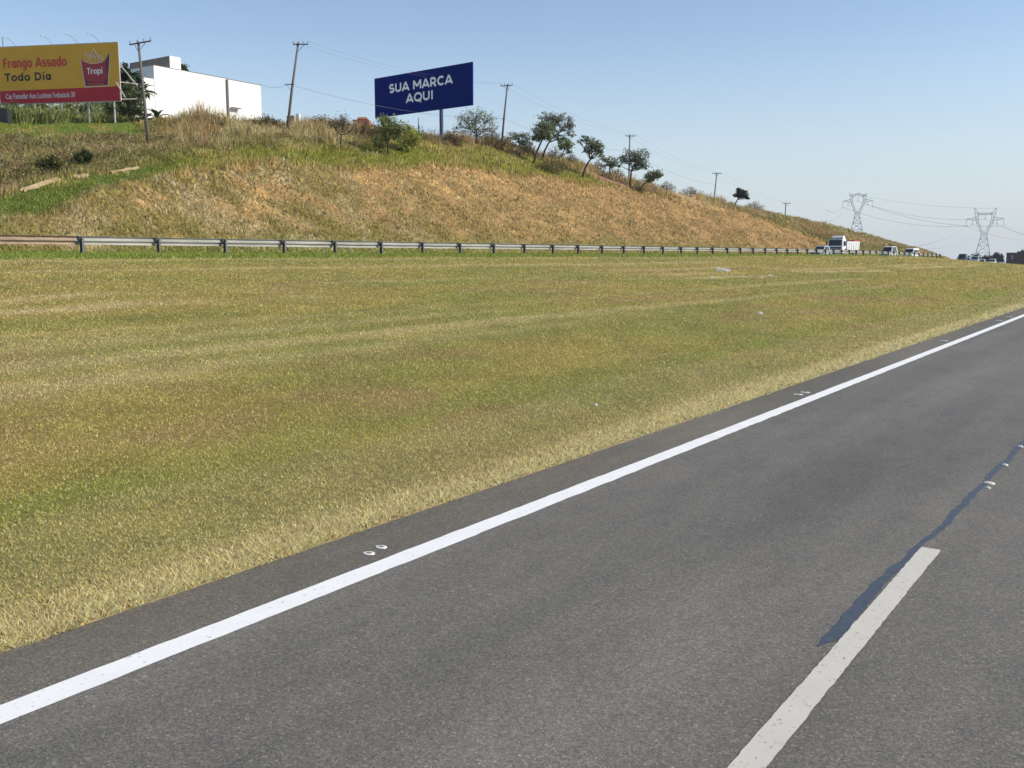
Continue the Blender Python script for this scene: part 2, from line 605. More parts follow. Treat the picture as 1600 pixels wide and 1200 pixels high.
def text_mesh(name, txt, size, mat, parent, mtx, offset=0.0, width=None, extrude=.01, align='LEFT', shear=0.0):
    cu = bpy.data.curves.new(name, 'FONT'); cu.body = txt; cu.size = size; cu.extrude = extrude; cu.offset = offset
    cu.align_x = align; cu.shear = shear; cu.resolution_u = 4
    tmp = bpy.data.objects.new('text_tmp', cu); COL.objects.link(tmp)
    bpy.context.view_layer.update()
    me = bpy.data.meshes.new_from_object(tmp.evaluated_get(bpy.context.evaluated_depsgraph_get()))
    bpy.data.objects.remove(tmp); bpy.data.curves.remove(cu)
    me.name = name
    if width:
        xs = [v.co.x for v in me.vertices]; w = max(xs) - min(xs)
        k = width / w
        for v in me.vertices:
            v.co.x *= k
    me.transform(mtx)
    me.materials.clear(); me.materials.append(mat)
    o = bpy.data.objects.new(name, me); COL.objects.link(o)
    o.parent = parent
    return o


def _arc(cx, cy, rx, ry, a0, a1, n=14):
    return [(cx + rx * math.cos(R(a0 + (a1 - a0) * k / n)), cy + ry * math.sin(R(a0 + (a1 - a0) * k / n))) for k in range(n + 1)]


# each letter: (advance, strokes); capitals are 1 high, small letters .74, centre lines run .09 inside
_B, _X = .09, .65
_bowl = lambda w: _arc(w / 2, .37, w / 2 - _B, .28, 0, 360, 24)
GLYPH = {
    'S': (.72, [_arc(.36, .70, .25, .21, 35, 270) + _arc(.36, .295, .27, .205, 90, -145)]),
    'U': (.86, [[(.12, 1), (.12, .38)] + _arc(.43, .38, .31, .29, 180, 360) + [(.74, .38), (.74, 1)]]),
    'A': (.92, [[(.05, 0), (.46, .985)], [(.87, 0), (.46, .985)], [(.2, .27), (.72, .27)]]),
    'M': (1.08, [[(.12, 0), (.12, 1)], [(.96, 0), (.96, 1)], [(.13, .95), (.54, .3)], [(.95, .95), (.54, .3)]]),
    'R': (.82, [[(.13, 0), (.13, 1)], [(.13, .91), (.42, .91)] + _arc(.42, .645, .24, .265, 90, -90) + [(.42, .38), (.13, .38)], [(.42, .36), (.72, 0)]]),
    'C': (.86, [_arc(.48, .5, .38, .42, 48, 312, 22)]),
    'Q': (.98, [_arc(.49, .5, .40, .42, 0, 360, 28), [(.55, .26), (.84, -.12)]]),
    'I': (.36, [[(.18, 0), (.18, 1)]]),
    'F': (.66, [[(.13, 0), (.13, 1)], [(.13, .91), (.60, .91)], [(.13, .50), (.55, .50)]]),
    'T': (.72, [[(.36, 0), (.36, .9)], [(.02, .91), (.70, .91)]]),
    'D': (.84, [[(.13, 0), (.13, 1)], [(.13, .91), (.36, .91)] + _arc(.36, .5, .36, .41, 90, -90) + [(.36, .09), (.13, .09)]]),
    'r': (.48, [[(.12, 0), (.12, .74)], [(.12, .5)] + _arc(.38, .38, .25, .28, 150, 85, 6)]),
    'a': (.66, [_bowl(.58), [(.52, 0), (.52, .74)]]),
    'n': (.68, [[(.12, 0), (.12, .74)], _arc(.33, .44, .21, .22, 175, 0) + [(.54, .44), (.54, 0)]]),
    'g': (.68, [_bowl(.60), [(.53, .74), (.53, .0)] + _arc(.32, -.02, .21, .19, 0, -150)]),
    'o': (.68, [_bowl(.68)]),
    's': (.56, [_arc(.28, .515, .19, .14, 35, 270) + _arc(.28, .225, .2, .145, 90, -145)]),
    'd': (.70, [_bowl(.62), [(.56, 0), (.56, 1.05)]]),
    'i': (.32, [[(.16, 0), (.16, .74)], [(.16, .90), (.16, 1.06)]]),
    'p': (.70, [[(.12, .74), (.12, -.26)], _arc(.38, .37, .26, .28, 0, 360, 24)]),
    ' ': (.34, []),
}


def stroke_text(name, txt, x0, y0, width, height, weight, z, mat, parent, mtx):
    """lettering cut from bands of even width, like the boards' bold plain type"""
    adv = sum(GLYPH[c][0] for c in txt) + .06 * (len(txt) - 1)
    kx = width / adv; ky = height
    mb = MB(); x = 0; lay = 0
    for c in txt:
        for st in GLYPH[c][1]:
            lay += 1
            pts = [Vector(((x + px) * kx, py * ky)) for px, py in st]
            closed = (pts[0] - pts[-1]).length < 1e-4 and len(pts) > 4
            n = len(pts); top = []; bot = []
            for i in range(n):
                a = pts[i - 1] if i > 0 else (pts[-2] if closed else pts[i])
                b = pts[i + 1] if i < n - 1 else (pts[1] if closed else pts[i])
                t1 = (pts[i] - a); t2 = (b - pts[i])
                t = (t1.normalized() if t1.length > 0 else Vector((0, 0))) + (t2.normalized() if t2.length > 0 else Vector((0, 0)))
                t.normalize(); nr = Vector((-t.y, t.x)) * (weight * height / 2)
                top.append(pts[i] + nr); bot.append(pts[i] - nr)
            zz = z + .0015 * (lay % 5)
            o = len(mb.v)
            for p_, q_ in zip(top, bot):
                mb.v.append(tuple(mtx @ Vector((x0 + p_.x, y0 + p_.y, zz)))); mb.v.append(tuple(mtx @ Vector((x0 + q_.x, y0 + q_.y, zz))))
            mb.f += [(o + 2 * i, o + 2 * i + 1, o + 2 * i + 3, o + 2 * i + 2) for i in range(n - 1)]
        x += GLYPH[c][0] + .06
    return mb.build(name, mat, parent)


# ------------------------------------------------------------------ ground colours (what grows where)
GREEN = np.array((.168, .172, .046)); OLIVE = np.array((.232, .192, .057)); STRAW = np.array((.36, .288, .150)); BROWN = np.array((.235, .165, .075))
LUSH = np.array((.105, .155, .025)); SOIL = np.array((.385, .250, .102)); REDSOIL = np.array((.305, .188, .080)); PALESOIL = np.array((.50, .345, .145))
DRYBR = np.array((.27, .185, .095)); GREYGR = np.array((.225, .205, .083))
TRACK_D = 22.8


def field_col(d, s):
    a = fbm(s / 14, d / 3.2, 61, 4); b = fbm(s / 4.0, d / 2.2, 71, 4); c = fbm(s / 60 + 4, d / 1.6, 81, 3)
    e = fbm(s / .9, d / .7, 86, 3)
    col = mixc(OLIVE, GREEN, sst(.40, .66, a) * .75)
    col = mixc(col, BROWN, sst(.52, .72, b) * .65 * (1 - .6 * sst(24, 34, d)))
    col = mixc(col, STRAW, sst(.54, .74, c) * .5)
    col = mixc(col, GREEN, sst(.56, .78, fbm(s / 7, d / 3, 88, 3)) * .6)
    col = col * (0.80 + .40 * e)[..., None]
    wob = (fbm(s / 6, s * 0 + 2, 91, 3) - .5)
    # greyer outer mown strip, a greener edge where two passes of the mower meet, straw beside the asphalt
    w2 = wob * 1.0
    col = mixc(col, LUSH * 1.25, np.exp(-((d - 9.4 - w2) / .28) ** 2) * .35 * sst(.35, .6, fbm(s / 5, d * 0 + 1, 93, 3)))
    col = mixc(col, GREYGR * (0.85 + .3 * e)[..., None], (1 - sst(8.75, 9.15, d - w2)) * .6)
    col = mixc(col, STRAW * 1.0, (1 - sst(6.55, 7.1, d - wob * .8)) * .9)
    # dry wheel track
    tw = (fbm(s / 9, s * 0, 95, 3) - .5) * 2.6
    tr = np.exp(-((d - TRACK_D - tw) / .55) ** 2) + .7 * np.exp(-((d - TRACK_D - tw - 2.1) / .5) ** 2)
    br = sst(.36, .56, fbm(s / 11, d * 0 + 5, 97, 3))
    col = mixc(col, np.array((.42, .31, .17)), np.clip(tr * br, 0, 1) * .75)
    # never mown lush strip under the guardrail
    col = mixc(col, LUSH * (0.7 + .6 * e)[..., None], sst(37.2, 37.9, d + wob * 1.2) * .88)
    return col


def hill_col(d, s):
    dcut = np.interp(s, ct[:, 0], ct[:, 1]); dcr = np.interp(s, cr[:, 0], cr[:, 1])
    e = fbm(s / 1.0, d / .8, 101, 4); a = fbm(s / 9, d / 5, 103, 4); b = fbm(s / 3.2, d / 2.6, 107, 4)
    rel = (d - D_FOOT) / np.maximum(dcut - D_FOOT, 1.5)
    calm = 1 - .6 * sst(60, 90, s)
    soil = mixc(SOIL, REDSOIL, (sst(.40, .70, a + sst(85, 150, s) * .22 - .05) - .5) * calm + .5)
    soil = mixc(soil, PALESOIL, sst(.52, .78, b) * .7 * calm)
    soil = soil * (0.62 + .76 * e)[..., None]
    tuft = mixc(OLIVE * .85, STRAW * .95, sst(.4, .65, fbm(s / 2, d / 2, 109, 3)))
    gsh = sst(.42, .62, fbm(s / 2.4, d / 2.0, 111, 4) + .20 * (1 - sst(.0, .75, rel)) - .10 * sst(85, 170, s) + .10 * (1 - sst(60, 80, s)))
    cutc = mixc(soil, tuft, gsh * .85 * calm)
    cutc = mixc(cutc, LUSH * 1.1, (1 - sst(.03, .25, rel)) * .5)
    # above the cut: a green bench, then dry brush
    up = d - dcut
    benchw = 9.5 * sst(30, 52, s) * (1 - sst(105, 150, s)) + 1.5
    bench = 1 - sst(.75, 1.15, (up + (a - .5) * 8) / benchw)
    brush = mixc(DRYBR * .95, np.array((.165, .16, .045)), sst(.36, .58, a + (b - .5) * .5))
    brush = mixc(brush, STRAW * .85, sst(.54, .76, b) * .45) * (0.7 + .6 * e)[..., None]
    green = mixc(np.array((.190, .192, .036)), OLIVE * 1.12, sst(.45, .75, b)) * (0.7 + .6 * e)[..., None]
    top = mixc(brush, green, bench)
    # far left: open green bank below the drain, lawn round the billboard
    dd = np.interp(s, DRAIN[:, 1], -DRAIN[:, 0])
    left = 1 - sst(240, 330, bearing(d, s))
    bank = mixc(np.array((.125, .155, .030)), OLIVE, sst(.48, .80, b)) * (0.75 + .5 * e)[..., None]
    lawn = mixc(np.array((.13, .17, .03)), OLIVE, sst(.45, .7, b))
    leftc = mixc(bank, brush, sst(-.4, .8, d - dd + (a - .5) * 1.5))
    leftc = mixc(leftc, lawn, sst(LAWN_D - 1, LAWN_D + 1, d + (a - .5) * 4))
    top = mixc(top, leftc, left)
    isoil = 1 - sst(-.3, .9, up + (b - .5) * 1.6)
    isoil = isoil * sst(26, 33, s) * (1 - sst(205, 235, s))
    out = mixc(top, cutc, isoil)
    for p, rad, c in PATCH:
        w = np.exp(-(((d + p[0]) / (rad * .8)) ** 2 + ((s - p[1]) / (rad * 1.5)) ** 2) ** 1.5)
        out = mixc(out, np.array(c) * (0.75 + .5 * e)[..., None], np.clip(w * 1.2, 0, 1) * .9)
    return out


def ground_col(d, s):
    f = field_col(d, s); h = hill_col(d, s)
    c = mixc(f, h, sst(54.5, 56.8, d))
    c = mixc(c, np.array((.20, .17, .10)), (1 - sst(5.7, 6.15, d)))
    far = sst(330, 420, s)
    c = mixc(c, np.array((.17, .165, .07)), far)
    c = mixc(c, np.array((.15, .15, .07)), sst(125, 160, d))
    return c


def make_ground():
    D, S = np.meshgrid(D_N, S_N)
    V = np.stack([-D, S, HT], -1).reshape(-1, 3)
    col = ground_col(D, S).reshape(-1, 3)
    ns, nd = HT.shape
    i, j = np.meshgrid(np.arange(ns - 1), np.arange(nd - 1), indexing='ij')
    a = (i * nd + j).ravel()
    Fc = np.stack([a, a + nd, a + nd + 1, a + 1], -1)
    tag(np_mesh('ground', V, Fc, 4, M['ground'], col, smooth=True), kind='structure')


make_ground()


# ------------------------------------------------------------------ roads and markings
def strip(name, x0f, x1f, svals, dz, mat, zf=None, kind='structure', thick=0.0):
    """a sheet between two lines along the road"""
    mb = MB()
    for s in svals:
        z = float(drop(s)) + dz
        mb.v += [(x0f(s), s, z), (x1f(s), s, z)]
    n = len(svals)
    mb.f = [(2 * k, 2 * k + 1, 2 * k + 3, 2 * k + 2) for k in range(n - 1)]
    o = mb.build(name, mat)
    tag(o, kind=kind)
    return o


sv = np.concatenate([np.arange(-60, 130, 5.0), np.arange(130, 420, 6.0), np.arange(430, 900, 40)])
strip('road', lambda s: -6.24, lambda s: 13.0, sv, 0.0, M['asphalt'])
strip('opposite_road', lambda s: -54.2, lambda s: -43.8, sv, EYE - .01, M['asphalt_far'])
fine = np.arange(-20, 120, .12)


def jag(seed, amp, sc=.3):
    return lambda s: (vnoise(np.array([s / sc]), np.array([0.5]), seed)[0] - .5) * 2 * amp


j1, j2, j3, j4 = jag(1, .008, .13), jag(2, .012, .11), jag(3, .006, .05), jag(4, .007, .05)
strip('edge_line', lambda s: -5.455 + j1(s), lambda s: -5.225 + j2(s), fine, .004, M['line_white'])
for k, s1 in enumerate((8.96, 20.96, 32.96)):
    ss = np.arange(s1 - 4.0 if k else s1 - 6.0, s1 + .001, .05)
    strip('lane_line', lambda s: -1.70 + j3(s), lambda s: -1.535 + j4(s), ss, .008, M['line_old'])
# opposite road lines
strip('opposite_edge_line', lambda s: -44.9, lambda s: -44.7, sv, EYE - .006, M['line_white'])


# sealed crack beside the lane line
def tar_seam():
    cl = [(4.6, .0, -1.86), (5.6, .095, -1.80)]
    pts = []
    for u, v, w in ((1279, 1010, .045), (1292, 1000, .07), (1312, 975, .055), (1345, 940, .05), (1385, 900, .04), (1418, 868, .035), (1440, 848, .045), (1462, 832, .05),
                    (1500, 795, .06), (1530, 762, .05), (1560, 732, .055), (1600, 692, .06), (1680, 610, .06)):
        r = ray(u, v); t = -EYE / r[2]; p = EYEV + r * t
        pts.append((p[1], p[0], w))
    pts = np.array(pts)
    s = np.arange(pts[0, 0], pts[-1, 0] + 12, .02)
    x = np.interp(s, pts[:, 0], pts[:, 1]); w = np.interp(s, pts[:, 0], pts[:, 2]) * .56
    x = x + (fbm(s / .5, s * 0, 201, 3) - .5) * .06
    w1 = w * (.45 + 1.2 * fbm(s / .11, s * 0 + 3, 203, 4)); w2 = w * (.45 + 1.2 * fbm(s / .09, s * 0 + 7, 205, 4))
    w2 = w2 + .035 * (1 - sst(8.6, 9.1, s)) * sst(4.6, 6.2, s)
    tp = sst(s[0], s[0] + .25, s) * .8 + .2
    w1 = w1 * tp; w2 = w2 * tp
    mb = MB()
    for k in range(len(s)):
        mb.v += [(x[k] - w1[k], s[k], .004), (x[k] + w2[k], s[k], .004)]
    mb.f = [(2 * k, 2 * k + 1, 2 * k + 3, 2 * k + 2) for k in range(len(s) - 1)]
    tag(mb.build('road_seam', M['tar']), kind='structure')


tar_seam()


def stain(u, v, rx, ry, seed):
    r = ray(u, v); p = EYEV + r * (-EYE / r[2])
    mb = MB(); n = 26
    for k in range(n):
        w = 2 * math.pi * k / n
        q = .6 + .7 * vnoise(np.array([math.cos(w) * 2 + 5]), np.array([math.sin(w) * 2 + 5]), seed)[0]
        mb.v.append((p[0] + rx * q * math.cos(w), p[1] + ry * q * math.sin(w), .004))
    mb.f = [tuple(range(n))]
    tag(mb.build('road_stain', M['stain']), kind='structure')


stain(1483, 643, .11, .55, 301)


# ------------------------------------------------------------------ grass and brush: one object per kind of cover
def blades(name, P, h, w, col, lean, dirang=None, seg=1, kind='stuff', mat=None):
    n = len(P)
    if dirang is None:
        dirang = rng.uniform(0, 2 * math.pi, n)
    wa = rng.uniform(0, 2 * math.pi, n)
    wd = np.stack([np.cos(wa), np.sin(wa), np.zeros(n)], -1) * (w / 2)[:, None]
    ld = np.stack([np.cos(dirang), np.sin(dirang), np.zeros(n)], -1)
    tip = P + ld * (lean * h)[:, None] + np.array([0, 0, 1.0]) * (h * np.sqrt(np.clip(1 - lean ** 2, .04, 1)))[:, None]
    if seg == 1:
        V = np.stack([P - wd, P + wd, tip], 1).reshape(-1, 3)
        Fc = np.arange(3 * n).reshape(-1, 3)
        C = np.repeat(col, 3, 0)
        return np_mesh(name, V, Fc, 3, mat or M['blade'], C)
    mid = P + ld * (lean * h * .30)[:, None] + np.array([0, 0, 1.0]) * (h * .62)[:, None]
    V = np.stack([P - wd, P + wd, mid + wd * .8, mid - wd * .8, tip], 1).reshape(-1, 3)
    o = np.arange(n)[:, None] * 5
    Fc = np.concatenate([o + np.array([0, 1, 2]), o + np.array([0, 2, 3]), o + np.array([3, 2, 4])], 0)
    C = np.repeat(col, 5, 0)
    return np_mesh(name, V, Fc, 3, mat or M['blade'], C)


def in_view(P, mx=70, my=60):
    q = P - EYEV
    zc = q @ FW
    u = 800 + FPX * (q @ RT) / zc; v = 600 - FPX * (q @ UPV) / zc
    return (zc > 1) & (u > -mx) & (u < 1600 + mx) & (v < 1200 + my) & (v > -200)


def polar(n, r0, r1):
    r = np.exp(rng.uniform(math.log(r0), math.log(r1), n)); th = YAW + rng.uniform(R(-34), R(36), n)
    x = -np.sin(th) * r; y = np.cos(th) * r
    return x, y, r


def vary(c, n, lo=.6, hi=1.35, hue=.10):
    k = rng.uniform(lo, hi, n)[:, None]
    t = rng.normal(0, hue, (n, 1))
    return np.clip(c * k * np.concatenate([1 + t, 1 + t * .2, 1 - t], 1), .004, .8)


FIELD_K, HILL_K = 2.6, 2.1            # blades are thin and catch less light than flat ground


def mown_grass():
    x, y, r = polar(1450000, 5.0, 330)
    d = -x
    edge = 6.24 + (vnoise(y / .35, y * 0, 401) - .5) * .10
    k = (d > edge) & (d < 39.5)
    x, y, r, d = x[k], y[k], r[k], d[k]
    P = np.stack([x, y, hgt(x, y)], -1)
    k = in_view(P, 300, 320); P, r, d, y = P[k], r[k], d[k], y[k]
    n = len(P)
    c = field_col(d, y)
    dry = rng.random(n) < (.22 + .45 * (1 - sst(6.6, 7.6, d)))
    c = np.where(dry[:, None], mixc(c, STRAW * .98, np.full(n, .7)), c)
    c = vary(c, n, .55, 1.25, .08)
    c = np.clip(c * FIELD_K, 0, .85)
    h = (.020 + .0009 * r) * rng.uniform(.5, 1.5, n) * (1 + .9 * (1 - sst(6.5, 7.1, d)))
    lush = sst(37.2, 38, d)
    h = h * (1 + 1.0 * lush)
    w = (.0032 + .00080 * r) * rng.uniform(.6, 1.4, n)
    lean = rng.uniform(.45, .98, n)
    o = blades('mown_grass', P, h, w, c, lean)
    tag(o, kind='stuff')


mown_grass()


def verge_grass():                     # longer straw that hangs over the asphalt edge, and the lush strip under the rail
    n = 33000
    y = np.exp(rng.uniform(math.log(1.0), math.log(60), n)); d = 6.2 + np.abs(rng.normal(0, .22, n)) + (fbm(y / .5, y * 0, 411, 3) - .5) * .12
    P = np.stack([-d, y, np.maximum(hgt(-d, y), .0)], -1)
    P = P[in_view(P, 300, 320)]; n = len(P)
    r = np.linalg.norm(P[:, :2], axis=1)
    c = vary(np.tile(STRAW * 1.12, (n, 1)), n, .6, 1.4)
    g = rng.random(n) < .18
    c[g] = vary(np.tile(BROWN * .55, (g.sum(), 1)), int(g.sum()))
    tag(blades('verge_grass', P, (.050 + .0008 * r) * rng.uniform(.5, 1.4, n), (.005 + .0009 * r) * rng.uniform(.7, 1.3, n), np.clip(c * FIELD_K, 0, .85), rng.uniform(.6, .98, n),
               np.where(rng.random(n) < .6, rng.normal(0, .9, n), rng.uniform(0, 6.28, n))), kind='stuff')
    n = 90000
    y = rng.uniform(15, 150, n) ; y = 15 * np.exp(rng.uniform(0, math.log(14), n)); d = rng.uniform(38.2, 43.4, n)
    P = np.stack([-d, y, hgt(-d, y)], -1); P = P[in_view(P)]; n = len(P); r = np.linalg.norm(P[:, :2], axis=1)
    c = vary(mixc(np.tile(LUSH * 1.15, (n, 1)), np.tile(OLIVE, (n, 1)), rng.random(n) ** 2), n)
    h = (.10 + .16 * fbm(P[:, 1] / 1.6, P[:, 0] / 1.2, 421, 3)) * rng.uniform(.5, 1.3, n)
    tag(blades('roadside_grass', P, h, .0016 * r * rng.uniform(.5, 1.2, n), np.clip(c * HILL_K, 0, .8), rng.uniform(.1, .7, n)), kind='stuff')


verge_grass()


def scatter_hill(n, d0, d1, s0, s1, r2=True):
    """points on the hill, denser near the camera"""
    s = s0 * np.exp(rng.uniform(0, math.log(s1 / s0), n)) if r2 else rng.uniform(s0, s1, n)
    d = rng.uniform(d0, d1, n)
    return d, s


def cut_cover():
    d, s = scatter_hill(150000, 56.2, 76, 18, 240)
    dcut = np.interp(s, ct[:, 0], ct[:, 1]); rel = (d - D_FOOT) / np.maximum(dcut - D_FOOT, 1.5)
    dens = sst(.36, .62, fbm(s / 2.4, d / 2.0, 111, 4) + .20 * (1 - sst(.0, .75, rel)) - .12 * sst(85, 170, s) + .10 * (1 - sst(60, 80, s)))
    k = (d < dcut + 1.0) & (rng.random(len(d)) < (.15 + .75 * dens) * (1 - patch_w(d, s)))
    d, s = d[k], s[k]
    P = np.stack([-d, s, hgt(-d, s)], -1); k = in_view(P); P, d, s = P[k], d[k], s[k]; n = len(P)
    r = np.linalg.norm(P[:, :2], axis=1)
    c = mixc(np.tile(STRAW, (n, 1)), np.tile(OLIVE * .85, (n, 1)), sst(.35, .65, fbm(s / 3, d / 3, 433, 3) + rng.normal(0, .12, n)))
    c = mixc(c, np.array((.15, .165, .035)), (1 - sst(57, 61.5, d + (fbm(s / 7, d / 3, 439, 3) - .5) * 6)) * .75)
    dead = rng.random(n) < .2 + .6 * sst(62, 92, s)
    c = np.where(dead[:, None], mixc(np.array((.292, .226, .095)), np.array((.270, .186, .080)), sst(100, 170, s)), c)
    c = vary(c, n, .5, 1.35)
    h = rng.uniform(.12, .42, n) * (.8 + .8 * vnoise(s / 1.5, d / 1.5, 437))
    tag(blades('slope_grass', P, h, .0011 * r * rng.uniform(.5, 1.3, n), np.clip(c * 1.6, 0, .8), rng.uniform(.2, .9, n)), kind='stuff')


cut_cover()


def clods():
    d, s = scatter_hill(85000, 56.6, 76, 18, 240)
    dcut = np.interp(s, ct[:, 0], ct[:, 1]); k = (d < dcut + .6) & ((s > 40) | (d < dcut - 1)); d, s = d[k], s[k]
    P = np.stack([-d, s, hgt(-d, s) - .02], -1); k = in_view(P, 40, 0); P, d, s = P[k], d[k], s[k]; n = len(P)
    sz = np.minimum(np.exp(rng.normal(-2.15, .45, n)), .26) * (1 + .5 * sst(.5, 1.0, (d - 57) / np.maximum(np.interp(s, ct[:, 0], ct[:, 1]) - 57, 1.5)))
    a0 = rng.uniform(0, 6.28, n); V = []
    for q in range(4):
        a = a0 + q * math.pi / 2 + rng.normal(0, .25, n)
        V.append(P + np.stack([np.cos(a) * sz, np.sin(a) * sz, -.3 * sz], -1) * rng.uniform(.6, 1.2, (n, 1)))
    V.append(P + np.stack([rng.normal(0, .3, n) * sz, rng.normal(0, .3, n) * sz, sz * rng.uniform(.5, 1.1, n)], -1))
    V = np.stack(V, 1).reshape(-1, 3); o = np.arange(n)[:, None] * 5
    Fc = np.concatenate([o + np.array([q, (q + 1) % 4, 4]) for q in range(4)], 0)
    c = vary(hill_col(d, s) * 1.12, n, .6, 1.3, .06)
    tag(np_mesh('soil_clods', V, Fc, 3, M['leaf'] if 0 else M['clod'], np.repeat(c, 5, 0)), kind='stuff')


clods()


def hill_cover():
    # green herbs of the bench and the left bank
    d, s = scatter_hill(620000, 57, 112, 18, 330)
    dcut = np.interp(s, ct[:, 0], ct[:, 1]); up = d - dcut
    k = ((up > -.2) | (s < 31)) & (rng.random(len(d)) > patch_w(d, s) * 1.1)
    d, s, up = d[k], s[k], up[k]
    P = np.stack([-d, s, hgt(-d, s)], -1); k = in_view(P, 60, 0); P, d, s, up = P[k], d[k], s[k], up[k]
    n = len(P); r = np.linalg.norm(P[:, :2], axis=1)
    c = hill_col(d, s)
    g = c[:, 1] / np.maximum(c[:, 0], 1e-4)           # how green the place is
    tall = fbm(s / 6, d / 5, 441, 3)
    brush = sst(1.02, .84, g)
    h = np.where(rng.random(n) < brush, rng.uniform(.3, .9, n) * (.3 + 1.2 * tall), rng.uniform(.10, .38, n) * (.4 + 1.1 * tall))
    c = mixc(c, STRAW * 1.05, (rng.random(n) < .25) * brush * .8)
    dark = rng.random(n) < .16 + .4 * sst(.5, .72, fbm(s / 1.8, d / 1.5, 447, 3))
    c = np.where(dark[:, None], c * .5, c)
    c = vary(c, n, .55, 1.4)
    left_bank = (bearing(d, s) < 270) & (d < np.interp(s, DRAIN[:, 1], -DRAIN[:, 0]))
    h = np.where(left_bank, h * .55, h)
    lawn = (d > LAWN_D) & (bearing(d, s) < 225)
    h = np.where(lawn, h * .45, h)
    tag(blades('hill_grass', P, h, .00062 * r * rng.uniform(.5, 1.5, n), np.clip(c * HILL_K, 0, .8), rng.uniform(.1, .92, n), seg=2), kind='stuff')


hill_cover()


def tall_brush():
    """dry cane grass and scrub standing on the crest: fans of stems with feathery heads"""
    T = []
    d, s = scatter_hill(36000, 64, 108, 24, 330)
    dcut = np.interp(s, ct[:, 0], ct[:, 1]); dcr = np.interp(s, cr[:, 0], cr[:, 1]); up = d - dcut
    benchw = 9.5 * sst(30, 52, s) * (1 - sst(105, 150, s)) + 1.2
    dens = sst(.9, 1.5, up / benchw + (fbm(s / 8, d / 6, 451, 3) - .5) * 1.6) * (.25 + .75 * sst(.36, .6, fbm(s / 5, d / 4, 453, 3)))
    dens = dens * (1 - (1 - sst(230, 300, bearing(d, s))) * (1 - sst(.5, 3, d - np.interp(s, DRAIN[:, 1], -DRAIN[:, 0]))))
    dens = dens * (1 - (1 - sst(215, 250, bearing(d, s))) * sst(LAWN_D - 2, LAWN_D, d))
    dens = dens * (.35 + .65 * (1 - sst(3, 9, np.abs(d - dcr + 2))))
    dens = dens * (.35 + .65 * sst(230, 310, bearing(d, s)))
    k = rng.random(len(d)) < dens * (1 - patch_w(d, s))
    d, s = d[k], s[k]
    ht = (.35 + 1.0 * fbm(s / 4, d / 4, 457, 3)) * rng.uniform(.5, 1.35, len(d)) * (.55 + .45 * sst(220, 310, bearing(d, s)))
    ht = ht * (1 + 1.1 * np.exp(-((bearing(d, s) - 345) / 55) ** 2) + .7 * np.exp(-((bearing(d, s) - 510) / 55) ** 2)) * (1 + .55 * sst(88, 105, s) * (1 - sst(170, 210, s))) * (1 - .25 * sst(200, 300, s))
    P0 = np.stack([-d, s, hgt(-d, s)], -1)
    k = in_view(P0, 60, 0); P0, d, s, ht = P0[k], d[k], s[k], ht[k]
    m = 20
    n = len(P0) * m
    P = np.repeat(P0, m, 0) + np.stack([rng.normal(0, .33, n), rng.normal(0, .33, n), np.full(n, -.05)], -1)
    h = np.repeat(ht, m) * rng.uniform(.5, 1.1, n)
    a = np.repeat(fbm(s / 6, d / 5, 461, 3), m)
    c = mixc(np.tile(DRYBR * 1.0, (n, 1)), np.tile(STRAW * 1.05, (n, 1)), sst(.4, .62, a + rng.normal(0, .1, n)))
    c = mixc(c, OLIVE * .75, np.repeat((rng.random(len(P0)) < .25 + .35 * (1 - sst(220, 320, bearing(d, s)))) * .85, m))
    c = vary(c, n, .5, 1.3)
    r = np.linalg.norm(P[:, :2], axis=1)
    tag(blades('tall_dry_grass', P, h, .00048 * r * rng.uniform(.5, 1.4, n), np.clip(c * HILL_K, 0, .8), rng.uniform(.05, .75, n), seg=2), kind='stuff')


tall_brush()


# ------------------------------------------------------------------ trees and shrubs
def leaf_cloud(P, size, col, droop=.3):
    n = len(P)
    a = rng.normal(size=(n, 3)); a /= np.linalg.norm(a, axis=1)[:, None]
    b = rng.normal(size=(n, 3)); b -= (b * a).sum(1)[:, None] * a; b /= np.linalg.norm(b, axis=1)[:, None]
    s = (size * rng.uniform(.6, 1.4, n))[:, None]
    V = np.stack([P - a * s, P + b * s * .45, P + a * s, P - b * s * .45], 1).reshape(-1, 3)
    Fc = np.arange(4 * n).reshape(-1, 4)
    return V, Fc, np.repeat(col, 4, 0)


